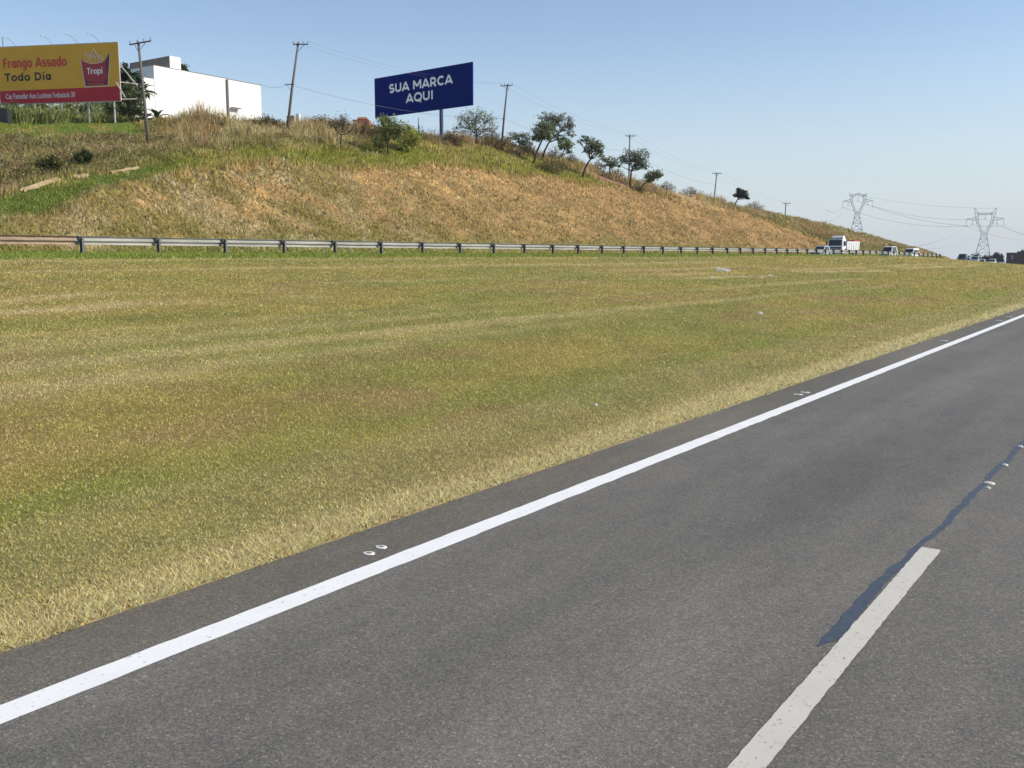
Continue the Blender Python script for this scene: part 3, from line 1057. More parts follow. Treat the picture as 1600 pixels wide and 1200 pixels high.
def undergrowth():
    d, s = scatter_hill(7500, 62, 104, 22, 320)
    dcut = np.interp(s, ct[:, 0], ct[:, 1]); dcr = np.interp(s, cr[:, 0], cr[:, 1]); up = d - dcut
    dr_ = np.interp(s, DRAIN[:, 1], -DRAIN[:, 0])
    benchw = 8.0 * sst(42, 62, s) * (1 - sst(105, 150, s)) + 1.0
    dens = sst(.8, 1.5, up / benchw + (fbm(s / 8, d / 6, 451, 3) - .5)) * (.10 + .9 * sst(.42, .60, fbm(s / 6, d / 4, 481, 3))) * np.where(bearing(d, s) < 260, sst(.5, 2, d - dr_), 1)
    dens = dens * (1 - (1 - sst(215, 250, bearing(d, s))) * sst(LAWN_D - 2, LAWN_D, d)) * (1 - patch_w(d, s))
    k = rng.random(len(d)) < dens; d, s = d[k], s[k]
    P0 = np.stack([-d, s, hgt(-d, s)], -1); k = in_view(P0, 40, 0); P0, d, s = P0[k], d[k], s[k]
    m = 90; n = len(P0) * m
    rad = np.repeat(rng.uniform(.35, 1.15, len(P0)) * (.75 + .5 * vnoise(s / 6, d / 6, 483)) * (1 + .4 * sst(88, 105, s) * (1 - sst(170, 210, s))), m)
    v = rng.normal(size=(n, 3)); v /= np.linalg.norm(v, axis=1)[:, None]; v *= rng.uniform(.5, 1, (n, 1)); v[:, 2] = np.abs(v[:, 2])
    P = np.repeat(P0, m, 0) + v * rad[:, None] * np.array([1.2, 1.2, 1.0])
    kind = rng.random(len(P0))
    kind = kind * (1 - .45 * sst(85, 105, s))
    c0 = np.where((kind < .45)[:, None], np.array((.27, .20, .105)), np.where((kind < .75)[:, None], np.array((.215, .205, .07)), np.array((.13, .155, .045))))
    c = vary(np.repeat(c0 * rng.uniform(.7, 1.3, (len(P0), 1)), m, 0), n, .55, 1.4)
    V, Fc, C = leaf_cloud(P, .10, c)
    tag(np_mesh('undergrowth', V, Fc, 4, M['leaf'], C), kind='stuff')


undergrowth()
RR = Vector(RT); FF = Vector(F0)


def make_tree(name, label, cat, base, trunk, clusters, leafc, nleaf, lsize, thick, group=None, clumps=9, spread=.34, twig=.5, crownname='crown', depth=1.0):
    """trunk: points (right, up) in metres from the base; clusters: (right, up, radius right, radius up) of the crown's masses"""
    root = empty(name, base)
    tag(root, label, cat, group)
    mb = MB()
    tp = [Vector((0, 0, -.15))] + [RR * x + Vector((0, 0, z)) + FF * random.uniform(-.12, .12) for x, z in trunk]
    mb.tube(tp, [thick * (1.25 - .6 * k / len(tp)) for k in range(len(tp))], 7)
    LP = []; LC = []
    leafc = np.array(leafc)
    if cat == 'tree' and group is None:
        clusters = list(clusters)
        for cx, cz, rx, rz in list(clusters):
            clusters.append((cx + random.uniform(-1, 1) * rx, cz - random.uniform(.3, 1.1) * rz, rx * .55, rz * .5))
    tot = sum(c[2] * c[3] for c in clusters)
    for cx, cz, rx, rz in clusters:
        dep = random.uniform(-.5, .5) * rx * depth
        cen = RR * cx + Vector((0, 0, cz)) + FF * dep
        src = min(tp[1:], key=lambda p: (p - cen).length if p.z < cen.z else 99)
        mid = src.lerp(cen, .5) + RR * random.uniform(-.15, .15) * rx + Vector((0, 0, -.1 * rz))
        mb.tube([src, mid, cen], [thick * .55, thick * .4, thick * .25], 5)
        nc = max(4, int(clumps * (rx * rz / tot) * len(clusters) ** .5))
        for k in range(nc):
            v = np.array([random.gauss(0, 1) for _ in range(3)]); v /= np.linalg.norm(v); v *= random.uniform(.45, 1.0) ** .6
            q = cen + RR * float(v[0] * rx) + FF * float(v[1] * rx * depth) + Vector((0, 0, float(v[2] * rz)))
            st = mid.lerp(cen, random.uniform(.2, 1))
            mb.tube([st, st.lerp(q, .55) + Vector((0, 0, .08 * rz)), q], [thick * .22, thick * .15, thick * .07], 4)
            for _ in range(4):
                q2 = q + Vector((random.gauss(0, 1), random.gauss(0, 1), random.gauss(0, .8))) * spread * rx * .8
                mb.tube([st.lerp(q, .6), q2], [thick * .11, thick * .04], 3)
            kk = int(nleaf * (rx * rz / tot) / nc)
            pts = np.array(q) + rng.normal(size=(kk, 3)) * np.array([spread * rx, spread * rx, spread * rz * .8])
            LP.append(pts)
            LC.append(vary(np.tile(leafc * random.uniform(.7, 1.35), (kk, 1)), kk, .6, 1.4, .08))
    mb.build('trunk', M['bark'], root, smooth=True)
    if nleaf:
        V, Fc, C = leaf_cloud(np.concatenate(LP), lsize, np.concatenate(LC))
        np_mesh(crownname, V, Fc, 4, M['leaf'], C, root)
    return root


GREY_GR = (.28, .30, .17); DK_GR = (.145, .185, .085); MID_GR = (.19, .235, .065); YEL_GR = (.33, .34, .075); BLUISH = (.25, .29, .19)


def pt(u, v, dmin=56):
    b = on_ground(u, v, dmin=dmin)
    z = (b - EYEV) @ FW
    return b, z / FPX              # base and metres per pixel there


def tree_px(name, label, cat, u, v, trunk, clusters, leafc, nleaf, lsize, thick, **kw):
    b, k = pt(u, v)
    make_tree(name, label, cat, b, [((x - u) * k, (v - y) * k) for x, y in trunk],
              [((x - u) * k, (v - y) * k, rx * k, ry * k) for x, y, rx, ry in clusters], leafc, nleaf, lsize, thick, **kw)


GT = 'trees scattered along the slope'
tree_px('bare_shrub', 'leafless grey-brown shrub alone on the green slope left of the blue billboard', 'shrub', 531, 234, [(533, 222), (534, 212)],
        [(524, 200, 12, 14), (540, 196, 14, 15), (550, 204, 9, 9), (534, 190, 10, 10)], (.17, .115, .07), 420, .10, .10, clumps=34, spread=.3)
tree_px('leafy_shrub', 'bushy green shrub right under the left half of the blue billboard', 'shrub', 606, 243, [(606, 230), (605, 218)],
        [(598, 204, 14, 18), (616, 200, 16, 20), (606, 186, 13, 9), (628, 210, 12, 12), (594, 222, 12, 12)], MID_GR, 2000, .15, .09, clumps=36, spread=.26)
tree_px('weedy_shrub', 'low yellow-green shrub at the foot of the slope below the blue billboard', 'shrub', 638, 240, [(638, 232), (638, 226)],
        [(630, 226, 13, 12), (646, 216, 12, 12), (640, 206, 8, 12)], YEL_GR, 1700, .15, .07, clumps=22, spread=.32)
tree_px('sapling', 'thin bare sapling below the middle of the blue billboard', 'shrub', 652, 206, [(654, 196), (654, 186), (654, 177)],
        [(655, 190, 2, 8), (661, 200, 4, 4)], (.15, .15, .08), 60, .10, .05, clumps=6)
tree_px('acacia_tree', 'sparse grey-green thorn tree just right of the blue billboard', 'tree', 745, 224, [(745, 212), (744, 203)],
        [(728, 190, 17, 12), (744, 180, 18, 13), (762, 188, 14, 12), (736, 205, 20, 10), (758, 204, 14, 10), (716, 197, 8, 7)], GREY_GR, 1500, .14, .12, clumps=56, spread=.24)
tree_px('bushy_tree', 'small bluish tree half hidden in brush right of the third pole', 'tree', 812, 222, [(812, 214), (811, 208)],
        [(801, 204, 9, 8), (817, 208, 11, 8), (823, 216, 9, 7)], BLUISH, 1100, .16, .09, clumps=24, spread=.3)
tree_px('dark_tree', 'dense dark tree leaning right, standing before the tallest hillside tree', 'tree', 833, 255, [(838, 240), (843, 228), (848, 218)],
        [(848, 206, 14, 11), (856, 198, 10, 8), (842, 214, 8, 8), (856, 213, 8, 7)], DK_GR, 2200, .16, .14, clumps=30, spread=.32)
tree_px('tall_tree', 'tallest tree on the slope with a wide open arching crown', 'tree', 846, 250, [(851, 236), (857, 224), (865, 214)],
        [(854, 184, 15, 7), (874, 184, 16, 7), (889, 194, 9, 10), (892, 208, 6, 9), (880, 200, 11, 8), (866, 194, 12, 8), (870, 216, 7, 5)], BLUISH, 1500, .15, .13, clumps=60, spread=.2)
tree_px('slender_tree', 'slender green tree between the tallest tree and the forked leaning tree', 'tree', 876, 250, [(878, 240), (882, 230)],
        [(884, 222, 10, 8), (878, 215, 7, 5), (889, 230, 6, 5)], MID_GR, 1000, .17, .10, clumps=20, spread=.3)
tree_px('forked_tree', 'forked leaning tree with two crowns, left of the fourth pole', 'tree', 909, 277, [(914, 264), (918, 256), (922, 250)],
        [(913, 218, 8, 5), (925, 224, 12, 9), (935, 232, 10, 7), (920, 234, 9, 7), (936, 240, 6, 5)], (.15, .19, .095), 1500, .16, .15, clumps=54, spread=.22)
tree_px('background_tree', 'pale green tree half behind the crest, between the forked tree and the round dark tree', 'tree', 953, 272, [(952, 262), (953, 255)],
        [(947, 244, 9, 6), (958, 248, 8, 7), (952, 254, 9, 6)], (.17, .21, .11), 900, .16, .10, clumps=24, spread=.25)
tree_px('round_tree', 'round-crowned dark tree standing in front of the fourth pole', 'tree', 984, 293, [(985, 280), (986, 268), (988, 262)],
        [(984, 246, 14, 10), (1000, 244, 13, 9), (1006, 256, 9, 7), (972, 250, 9, 8), (992, 258, 14, 6)], (.13, .17, .095), 1900, .16, .14, clumps=42, spread=.28)
tree_px('leaning_tree', 'small tree leaning far right beside the pale bare earth patch', 'tree', 996, 300, [(1003, 291), (1010, 284)],
        [(1020, 274, 10, 6), (1028, 272, 6, 5), (1013, 279, 6, 5)], DK_GR, 1200, .17, .11, clumps=20, spread=.32)
tree_px('wind_bent_tree', 'lone dark tree far right on the slope after the fifth pole', 'tree', 1146, 326, [(1149, 318), (1152, 312)],
        [(1153, 300, 5, 5), (1162, 302, 7, 5), (1158, 306, 10, 4), (1165, 309, 5, 3)], (.035, .05, .028), 1500, .2, .12, clumps=22, spread=.3)
tree_px('dark_shrub', 'dark green shrub beside the drain on the left bank', 'shrub', 128, 264, [(128, 256), (128, 252)],
        [(127, 250, 8, 9), (134, 244, 7, 8), (122, 255, 6, 6)], (.06, .09, .03), 1500, .13, .06, clumps=22, spread=.34)
tree_px('olive_shrub', 'olive shrub in tall grass just left of the dark drain shrub', 'shrub', 82, 272, [(82, 266), (82, 262)],
        [(74, 258, 11, 9), (90, 256, 9, 9)], (.16, .15, .05), 1300, .13, .05, clumps=22, spread=.34)
for u, v, rx, ry, lab in ((508, 196, 30, 9, 'wide dry brown scrub on the crest between second pole and billboard'),
                          (575, 210, 22, 12, 'brown scrub on the crest touching the left edge of the blue billboard'),
                          (680 + 28, 222, 15, 9, 'grey scrub beside the post of the blue billboard'),
                          (778, 226, 22, 14, 'brown scrub around the foot of the third pole'),
                          (330, 196, 28, 14, 'tan scrub in front of the white building'),
                          (420, 196, 26, 10, 'brown scrub at the foot of the second pole'),
                          (862, 262, 26, 10, 'grey-brown scrub under the tallest hillside tree')):
    tree_px('dry_scrub', lab, 'shrub', u, v + 8, [(u, v + 2)], [(u - rx * .5, v - 2, rx * .55, ry), (u + rx * .5, v, rx * .55, ry * .9), (u, v - 4, rx * .5, ry)],
            (.20, .145, .065), 1500, .12, .04, clumps=60, spread=.3, group='dry scrub on the crest', crownname='foliage')


for u, v, rx, ry, c_, lab in ((702, 220, 13, 12, (.24, .20, .11), 'grey twiggy brush just right of the post of the blue billboard'),
                         (768, 218, 14, 14, (.23, .18, .09), 'tan brush between the thorn tree and the third pole'),
                         (826, 238, 15, 13, (.22, .18, .10), 'brown brush left of the trunk of the dark leaning tree'),
                         (868, 246, 15, 14, (.24, .20, .12), 'grey brush right of the trunk of the tallest tree'),
                         (893, 255, 13, 13, (.20, .19, .11), 'olive brush left of the trunk of the forked tree'),
                         (934, 262, 13, 11, (.23, .19, .11), 'brown brush between the forked tree and the pale background tree'),
                         (964, 272, 13, 9, (.22, .22, .08), 'yellow-green brush left of the trunk of the round dark tree'),
                         (1012, 283, 14, 9, (.25, .24, .09), 'yellow-green brush right of the trunk of the round dark tree'),
                         (1042, 288, 15, 8, (.22, .20, .12), 'grey brush behind the pale bare earth patch'),
                         (1080, 298, 20, 8, (.24, .19, .10), 'tan brush on the crest left of the fifth pole'),
                         (1178, 321, 18, 7, (.30, .26, .13), 'pale tan brush right of the lone dark tree')):
    tree_px('brush_shrub', lab, 'shrub', u, v + 6, [(u, v + 1), (u + 1, v - 3)], [(u - rx * .45, v - 1, rx * .5, ry * .8), (u + rx * .45, v, rx * .5, ry * .7), (u, v - ry * .5, rx * .45, ry * .8)],
            c_, 620, .11, .05, clumps=60, spread=.26, group='brush along the crest', crownname='foliage')


# palms and broad trees behind the yellow billboard
def palm(name, label, base, h, nf, fl, col, cat='palm', group=None, wide=.16, stemr=.14, trunk=True, lift=.75):
    root = empty(name, base); tag(root, label, cat, group)
    if trunk:
        mb = MB(); mb.tube([(0, 0, -.1), (.05, 0, h * .5), (.0, 0, h)], [stemr * 1.2, stemr, stemr * .8], 7); mb.build('trunk', M['bark'], root, smooth=True)
    for k in range(nf):
        a = 2 * math.pi * k / nf + random.uniform(-.3, .3); el = random.uniform(.15, lift) * math.pi / 2
        L = fl * random.uniform(.75, 1.1)
        V = []; Fc = []; nn = 7
        dx, dy = math.cos(a), math.sin(a)
        sx, sy = -dy, dx
        x = 0; z = h
        for i in range(nn + 1):
            w = wide * fl * math.sin(math.pi * min(1, .12 + .86 * i / nn)) * .5
            V += [(dx * x + sx * w, dy * x + sy * w, z - w * .35), (dx * x, dy * x, z), (dx * x - sx * w, dy * x - sy * w, z - w * .35)]
            x += L / nn * math.cos(el); z += L / nn * math.sin(el); el -= .24
        for i in range(nn):
            o = 3 * i
            Fc += [(o, o + 1, o + 4, o + 3), (o + 1, o + 2, o + 5, o + 4)]
        c = np.array(col) * random.uniform(.7, 1.3)
        np_mesh('frond', np.array(V), np.array(Fc), 4, M['leaf'], np.tile(c, (len(V), 1)), root)
    return root


def backpt(u, v, d):
    p = at_lat(u, v, d); p[2] = float(hgt(p[0], p[1]))
    return p, (at_lat(u, v, d) - EYEV) @ FW / FPX


for (u, v, d, top, lab, col) in ((204, 178, 104.5, 100, 'dark palm behind the right end of the yellow billboard', (.035, .07, .02)),
                                 (221, 178, 105, 124, 'shorter palm between the first utility pole and the white building', (.05, .08, .025))):
    b, k = backpt(u, v, d)
    zt = at_lat(u, top + 22, d)[2] - b[2]
    palm('palm_tree', lab, b, zt, 30, 2.4, col, 'palm', 'palms behind the yellow billboard', .2, .16)
for (u, v, d, top, lab) in ((246, 186, 99, 163, 'banana plant in front of the white building, right of the first pole'),
                            (226, 186, 100, 160, 'pale banana plant beside the first utility pole')):
    b, k = backpt(u, v, d)
    palm('banana_plant', lab, b, 1.0, 11, 1.9, (.05, .085, .025) if u > 230 else (.13, .16, .06), 'plant', 'banana plants by the white building', .3, .12, lift=.95)


def tree_back(name, label, u, v, d, clusters, col, nl, thick, **kw):
    b, k = backpt(u, v, d)
    make_tree(name, label, 'shrub' if 'shrub' in name else 'tree', b, [(0, (v - y) * k) for y in (v - 6, v - 14)], [((x - u) * k, (at_lat(u, y, d)[2] - b[2]), rx * k, ry * k) for x, y, rx, ry in clusters],
              col, nl, .22, thick, **kw)


tree_back('broad_tree', 'broad dark tree behind the yellow billboard and the palms', 198, 178, 106,
          [(196, 118, 10, 14), (204, 140, 14, 16), (192, 160, 14, 14), (214, 130, 9, 10)], (.04, .065, .024), 3000, .2, clumps=34)
tree_back('roof_tree', 'green treetop showing behind the tower of the white building', 284, 170, 122, [(284, 110, 8, 7), (289, 107, 5, 4)], (.05, .085, .03), 700, .15, clumps=14)
tree_back('creeper_shrub', 'pale leafy shrub with light stems at the right end of the yellow billboard', 205, 186, 99,
          [(204, 140, 9, 12), (210, 155, 12, 12), (200, 168, 12, 12), (222, 146, 6, 6), (214, 172, 10, 8)], (.12, .145, .07), 1200, .06, clumps=34)


def cane_bed():                       # pale weeds and cane growing below the yellow billboard
    n = 8500
    u = rng.uniform(-10, 215, n); d = rng.uniform(100.5, 104, n)
    P = []
    for a, b in zip(u, d):
        p = at_lat(a, 185, b); P.append((p[0], p[1], float(hgt(p[0], p[1]))))
    P = np.array(P)
    c = mixc(np.tile(np.array((.24, .25, .085)), (n, 1)), np.tile(np.array((.05, .075, .025)), (n, 1)), (rng.random(n) < .4) * 1.0)
    h = rng.uniform(.6, 2.5, n) * (.5 + fbm(P[:, 1] / 2, P[:, 0] / 2, 471, 3))
    tag(blades('cane_weeds', P, h, rng.uniform(.05, .16, n), np.clip(vary(c, n) * 1.9, 0, .7), rng.uniform(.1, .9, n), seg=2), kind='stuff')


cane_bed()
for u, v, rx, ry, dd, col, nl, lab in ((20, 172, 14, 9, 107, DK_GR, 900, 'dark shrub behind the left legs of the yellow billboard'),
                                   (58, 170, 18, 10, 106, (.30, .34, .16), 1100, 'pale weedy shrub under the middle left of the yellow billboard'),
                                   (100, 170, 18, 11, 106, (.34, .38, .19), 1100, 'pale weedy shrub under the middle of the yellow billboard'),
                                   (138, 170, 18, 11, 106, (.30, .34, .16), 1100, 'pale weedy shrub under the cup picture of the yellow billboard'),
                                   (174, 170, 16, 12, 106, (.18, .22, .09), 1100, 'green shrub under the right end of the yellow billboard')):
    tree_back('weedy_shrub', lab, u, 186, dd, [(u - rx * .5, v, rx * .6, ry), (u + rx * .5, v + 1, rx * .6, ry), (u, v + 7, rx, ry * .7)], col, nl, .05, clumps=40)


# ------------------------------------------------------------------ guardrail
def guardrail():
    root = empty('guardrail', (-40.6, 20, EYE))
    tag(root, 'long galvanised steel guardrail on posts between the mown field and the cut slope', 'guardrail')
    dp = 40.6; post_s = [20.95 - 8 + 3.97 * k for k in range(52)]
    prof = [(-.045, .455), (-.035, .47), (.045, .53), (.045, .56), (-.040, .625), (-.040, .67), (.045, .735), (.045, .765), (-.040, .83), (-.045, .845)]
    for k, s in enumerate(post_s):
        s += random.uniform(-.06, .06)
        zb = float(hgt(-dp, s))
        zr = EYE + float(drop(s)) + .02
        ht = .83 + random.uniform(-.02, .02)
        mb = MB()
        lean = random.uniform(-.012, .012)
        # C channel: web across the road, flanges at both ends, opening backwards
        z0 = zb - .3; hh = zr + ht - z0
        for cx, sx, sy, cy in ((0, .19, .008, .05), (.092, .008, .10, 0.0), (-.092, .008, .10, 0.0)):
            mb.box((-dp + .12 + cx + lean * 2, s + cy, z0 + hh / 2), (sx, sy, hh))
        p = mb.build('post', M['steel_dark'], root); p.matrix_parent_inverse = Matrix.Translation((40.6, -20, -EYE))
        mb = MB()
        mb.box((-dp - .035, s + .02, zr + .69), (.11, .10, .30)); mb.tube([(-dp - .10, s + .02, zr + .69), (-dp + .03, s + .02, zr + .69)], .016, 6)
        b = mb.build('spacer_block', M['steel_dark'], root); b.matrix_parent_inverse = Matrix.Translation((40.6, -20, -EYE))
    for k in range(len(post_s) - 1):
        a, b = post_s[k] - .15, post_s[k + 1] + .12
        mb = MB()
        for s in (a, (a + b) / 2, b):
            zr = EYE + float(drop(s)) + .02 + (0 if s != (a + b) / 2 else random.uniform(-.012, .004))
            off = .006 if k % 2 else 0
            mb.v += [(-dp - .13 - x + off, s, zr + z) for x, z in prof]
        n = len(prof)
        for i in range(2):
            mb.f += [(i * n + j, i * n + j + 1, (i + 1) * n + j + 1, (i + 1) * n + j) for j in range(n - 1)]
        rusty = k in (1, 2)
        r = mb.build('rail', M['rust'] if rusty else M['steel'], root)
        r.matrix_parent_inverse = Matrix.Translation((40.6, -20, -EYE))
        if rusty:
            r['label'] = 'rusty brown rail section'
    s = post_s[-1] + .3; mb = MB(); zr = EYE + float(drop(s))
    mb.tube([(-dp - .13, s - .3, zr + .69), (-dp - .16, s + .3, zr + .66), (-dp - .3, s + .5, zr + .5)], [.16, .17, .1], 8)
    e = mb.build('rail_end', M['steel_dark'], root); e.matrix_parent_inverse = Matrix.Translation((40.6, -20, -EYE))


guardrail()


# ------------------------------------------------------------------ drain on the left bank
def drain(pxs, w):
    mb = MB(); pts = [on_ground(u, v, dmin=56) for u, v in pxs]
    n = 14; path = []
    for a, b in zip(pts[:-1], pts[1:]):
        for k in range(n):
            q = a + (b - a) * k / n; path.append(q)
    path.append(pts[-1])
    for k, q in enumerate(path):
        t = path[min(k + 1, len(path) - 1)] - path[max(k - 1, 0)]; t /= np.linalg.norm(t)
        nr = np.array([t[1], -t[0], 0]); nr /= np.linalg.norm(nr)
        for off, dz in ((-w, .02), (-w, .22), (-w * .55, .22), (-w * .3, .08), (w * .3, .08), (w * .55, .20), (w, .20), (w, .0)):
            p = q + nr * off
            mb.v.append((p[0], p[1], max(float(hgt(p[0], p[1])), q[2] - .1) + dz))
    for k in range(len(path) - 1):
        for j in range(7):
            mb.f.append((8 * k + j, 8 * k + j + 1, 8 * k + 9 + j, 8 * k + 8 + j))
    return mb.build('drain_channel', M['concrete'])


tag(drain([(34, 301), (60, 292), (92, 282)], .18), 'pale concrete drain piece at the lower left of the grassy bank', 'drain', 'drain pieces on the left bank')
tag(drain([(116, 279), (138, 275.5)], .13), 'short broken concrete drain piece below the dark shrub', 'drain', 'drain pieces on the left bank')
tag(drain([(174, 272), (195, 268.5), (216, 264)], .08), 'thin drain piece climbing to the right, farthest of the three drain pieces', 'drain', 'drain pieces on the left bank')


# ------------------------------------------------------------------ white building
def white_building():
    d = 108.0
    pr = at_lat(408, 132, d); pl = at_lat(240, 103, d); pj = at_lat(356, 124, d); pe = at_lat(224, 122, d)
    zb = float(hgt(-d, (pr[1] + pl[1]) / 2)) - 1.5
    root = empty('white_building', (-d, pl[1], zb)); tag(root, 'large blank white building on the hilltop with a small box tower', 'building')
    inv = Matrix.Translation((d, -pl[1], -zb))
    zt = (pr[2] + pl[2]) / 2 + .0
    depth = 14.0

    def bx(nm, s0, s1, z1, mat, x0=-d, x1=-d - depth, z0=zb):
        mb = MB(); mb.box(((x0 + x1) / 2, (s0 + s1) / 2, (z0 + z1) / 2), (abs(x1 - x0), s1 - s0, z1 - z0)); o = mb.build(nm, mat, root); o.matrix_parent_inverse = inv; return o
    bx('wall', pl[1], pj[1], zt, M['white_wall'])
    o = bx('wall', pj[1] + .002, pr[1], zt - .02, M['white_wall'], -d - .10, -d - depth)
    bx('coping', pl[1] - .03, pj[1] + .03, zt + .07, M['trim_and_shade_grey'], -d + .03, -d - .22, zt + .003)
    bx('coping', pj[1] + .035, pr[1] + .03, zt + .05, M['trim_and_shade_grey'], -d - .07, -d - .32, zt - .017)
    bx('low_wall', pe[1] - 3.0, pl[1] - .002, at_lat(232, 122, d)[2], M['white_wall'], -d - .05, -d - .35)
    bx('downpipe', pj[1] - .36, pj[1] - .08, zt - .1, M['trim_and_shade_grey'], -d + .18, -d + .003)
    # box tower set back on the roof
    dt = d + 1.2
    t0 = at_lat(265, 87, dt); t1 = at_lat(281, 89, dt)
    tw = bx('tower', t0[1], t1[1] + .1, t0[2], M['white_wall'], -dt, -dt - 8.5, zt - .3)
    bx('tower_side_shade', t0[1] - .06, t0[1] - .003, t0[2] - .03, M['trim_and_shade_grey'], -dt - .05, -dt - 8.5, zt - .25)  # thin dark sheet painting shade onto the white tower's sunless end
    mb = MB(); mb.box((-d + .25, pj[1] + .95, at_lat(360, 168, d)[2]), (.5, 1.5, .08)); o = mb.build('awning', M['steel_dark'], root); o.matrix_parent_inverse = inv


white_building()

# low rubble and roofs showing over the brush
b, k = backpt(568, 190, 96)


def brick_house():
    p = at_lat(566, 184, 112); z0 = float(hgt(p[0], p[1])); h = p[2] - z0
    root = empty('brick_house', (p[0], p[1], z0), YAW); tag(root, 'small red-brick house roof peeping over brush left of the blue billboard', 'house')
    mb = MB(); mb.box((0, 0, h / 2 - .25), (2.6, 3, h - .5)); mb.build('wall', M['brick'], root)
    mb = MB(); mb.box((.15, 0, h - .2), (1.7, 2.4, .36), 0, .8); mb.build('roof', M['brick'], root)


brick_house()
for u, v, lab in ((466, 181, 'white boundary block in dry grass right of the second pole'), (455, 184, 'tan earth mound block at the foot of the second pole')):
    p = at_lat(u, v, 95); z0 = float(hgt(p[0], p[1])); h = max(.5, p[2] - z0 + .25)
    mb = MB(); mb.box((0, 0, h / 2), (.55 if u > 460 else 1.2, .5, h), .3, .9); o = mb.build('boundary_block', M['white_wall'] if u > 460 else M['concrete'], bevel=.04); o.location = (p[0], p[1], z0); tag(o, lab, 'block')


# ------------------------------------------------------------------ billboards
def board_frame(bl, br, tl, tr):
    """matrix whose X runs along the board, Y up, Z out of its face"""
    X = (Vector(br) - Vector(bl)); w = X.length; X.normalize()
    X.z = 0; X.normalize()
    Y = Vector((0, 0, 1)); Z = X.cross(Y)
    m = Matrix((X, Y, Z)).transposed().to_4x4(); m.translation = Vector(bl)
    return m, w


def mesh_poly(name, pts, z0, z1, mat, parent, mtx):
    mb = MB(); n = len(pts)
    mb.v = [(x, y, z1) for x, y in pts] + [(x, y, z0) for x, y in pts]
    mb.f = [tuple(range(n)), tuple(reversed(range(n, 2 * n)))] + [(i, i + n, (i + 1) % n + n, (i + 1) % n) for i in range(n)]
    mb.v = [tuple(mtx @ Vector(p)) for p in mb.v]
    return mb.build(name, mat, parent)


def blue_billboard():
    zl, zr = 139.0, 127.0
    bl = at_z(586, 181, zl); tl = at_z(587, 121, zl); br = at_z(738, 168, zr); tr = at_z(738, 102, zr)
    zb = (bl[2] + br[2]) / 2; zt = (tl[2] + tr[2]) / 2
    bl[2] = zb; br[2] = zb
    m, w = board_frame(bl, br, tl, tr); h = zt - zb
    # foot of the mast, 0.67 of the way along
    fx = .672 * w
    foot = m @ Vector((fx, 0, -.55)); gz = float(hgt(foot.x, foot.y))
    root = empty('billboard', (foot.x, foot.y, gz)); tag(root, 'dark blue billboard on a single mast with white lettering', 'billboard', 'billboards on the hill')
    m = Matrix.Translation((-foot.x, -foot.y, -gz)) @ m
    mesh_poly('panel', [(0, 0), (w, 0), (w, h), (0, h)], -.22, 0, M['navy'], root, m)
    mb = MB(); ft = m @ Vector((fx, 0, -.55))
    mb.tube([(ft.x, ft.y, -1.5), (ft.x, ft.y, ft.z + h * .92)], .27, 14); mb.build('mast', M['navy_steel'], root, smooth=False)
    mb = MB()
    for y in (.12 * h, .5 * h, .88 * h):
        mb.tube([m @ Vector((.05 * w, y, -.34)), m @ Vector((.95 * w, y, -.34))], .09, 6)
    mb.build('back_frame', M['navy_steel'], root)
    # two lines of lettering
    # the lines climb with the perspective, so they are laid level on the board itself
    stroke_text('lettering', 'SUA MARCA', .160 * w, .575 * h, .655 * w, .215 * h, .24, .012, M['text_white'], root, m)
    stroke_text('lettering', 'AQUI', .340 * w, .270 * h, .285 * w, .215 * h, .24, .012, M['text_white'], root, m)


blue_billboard()


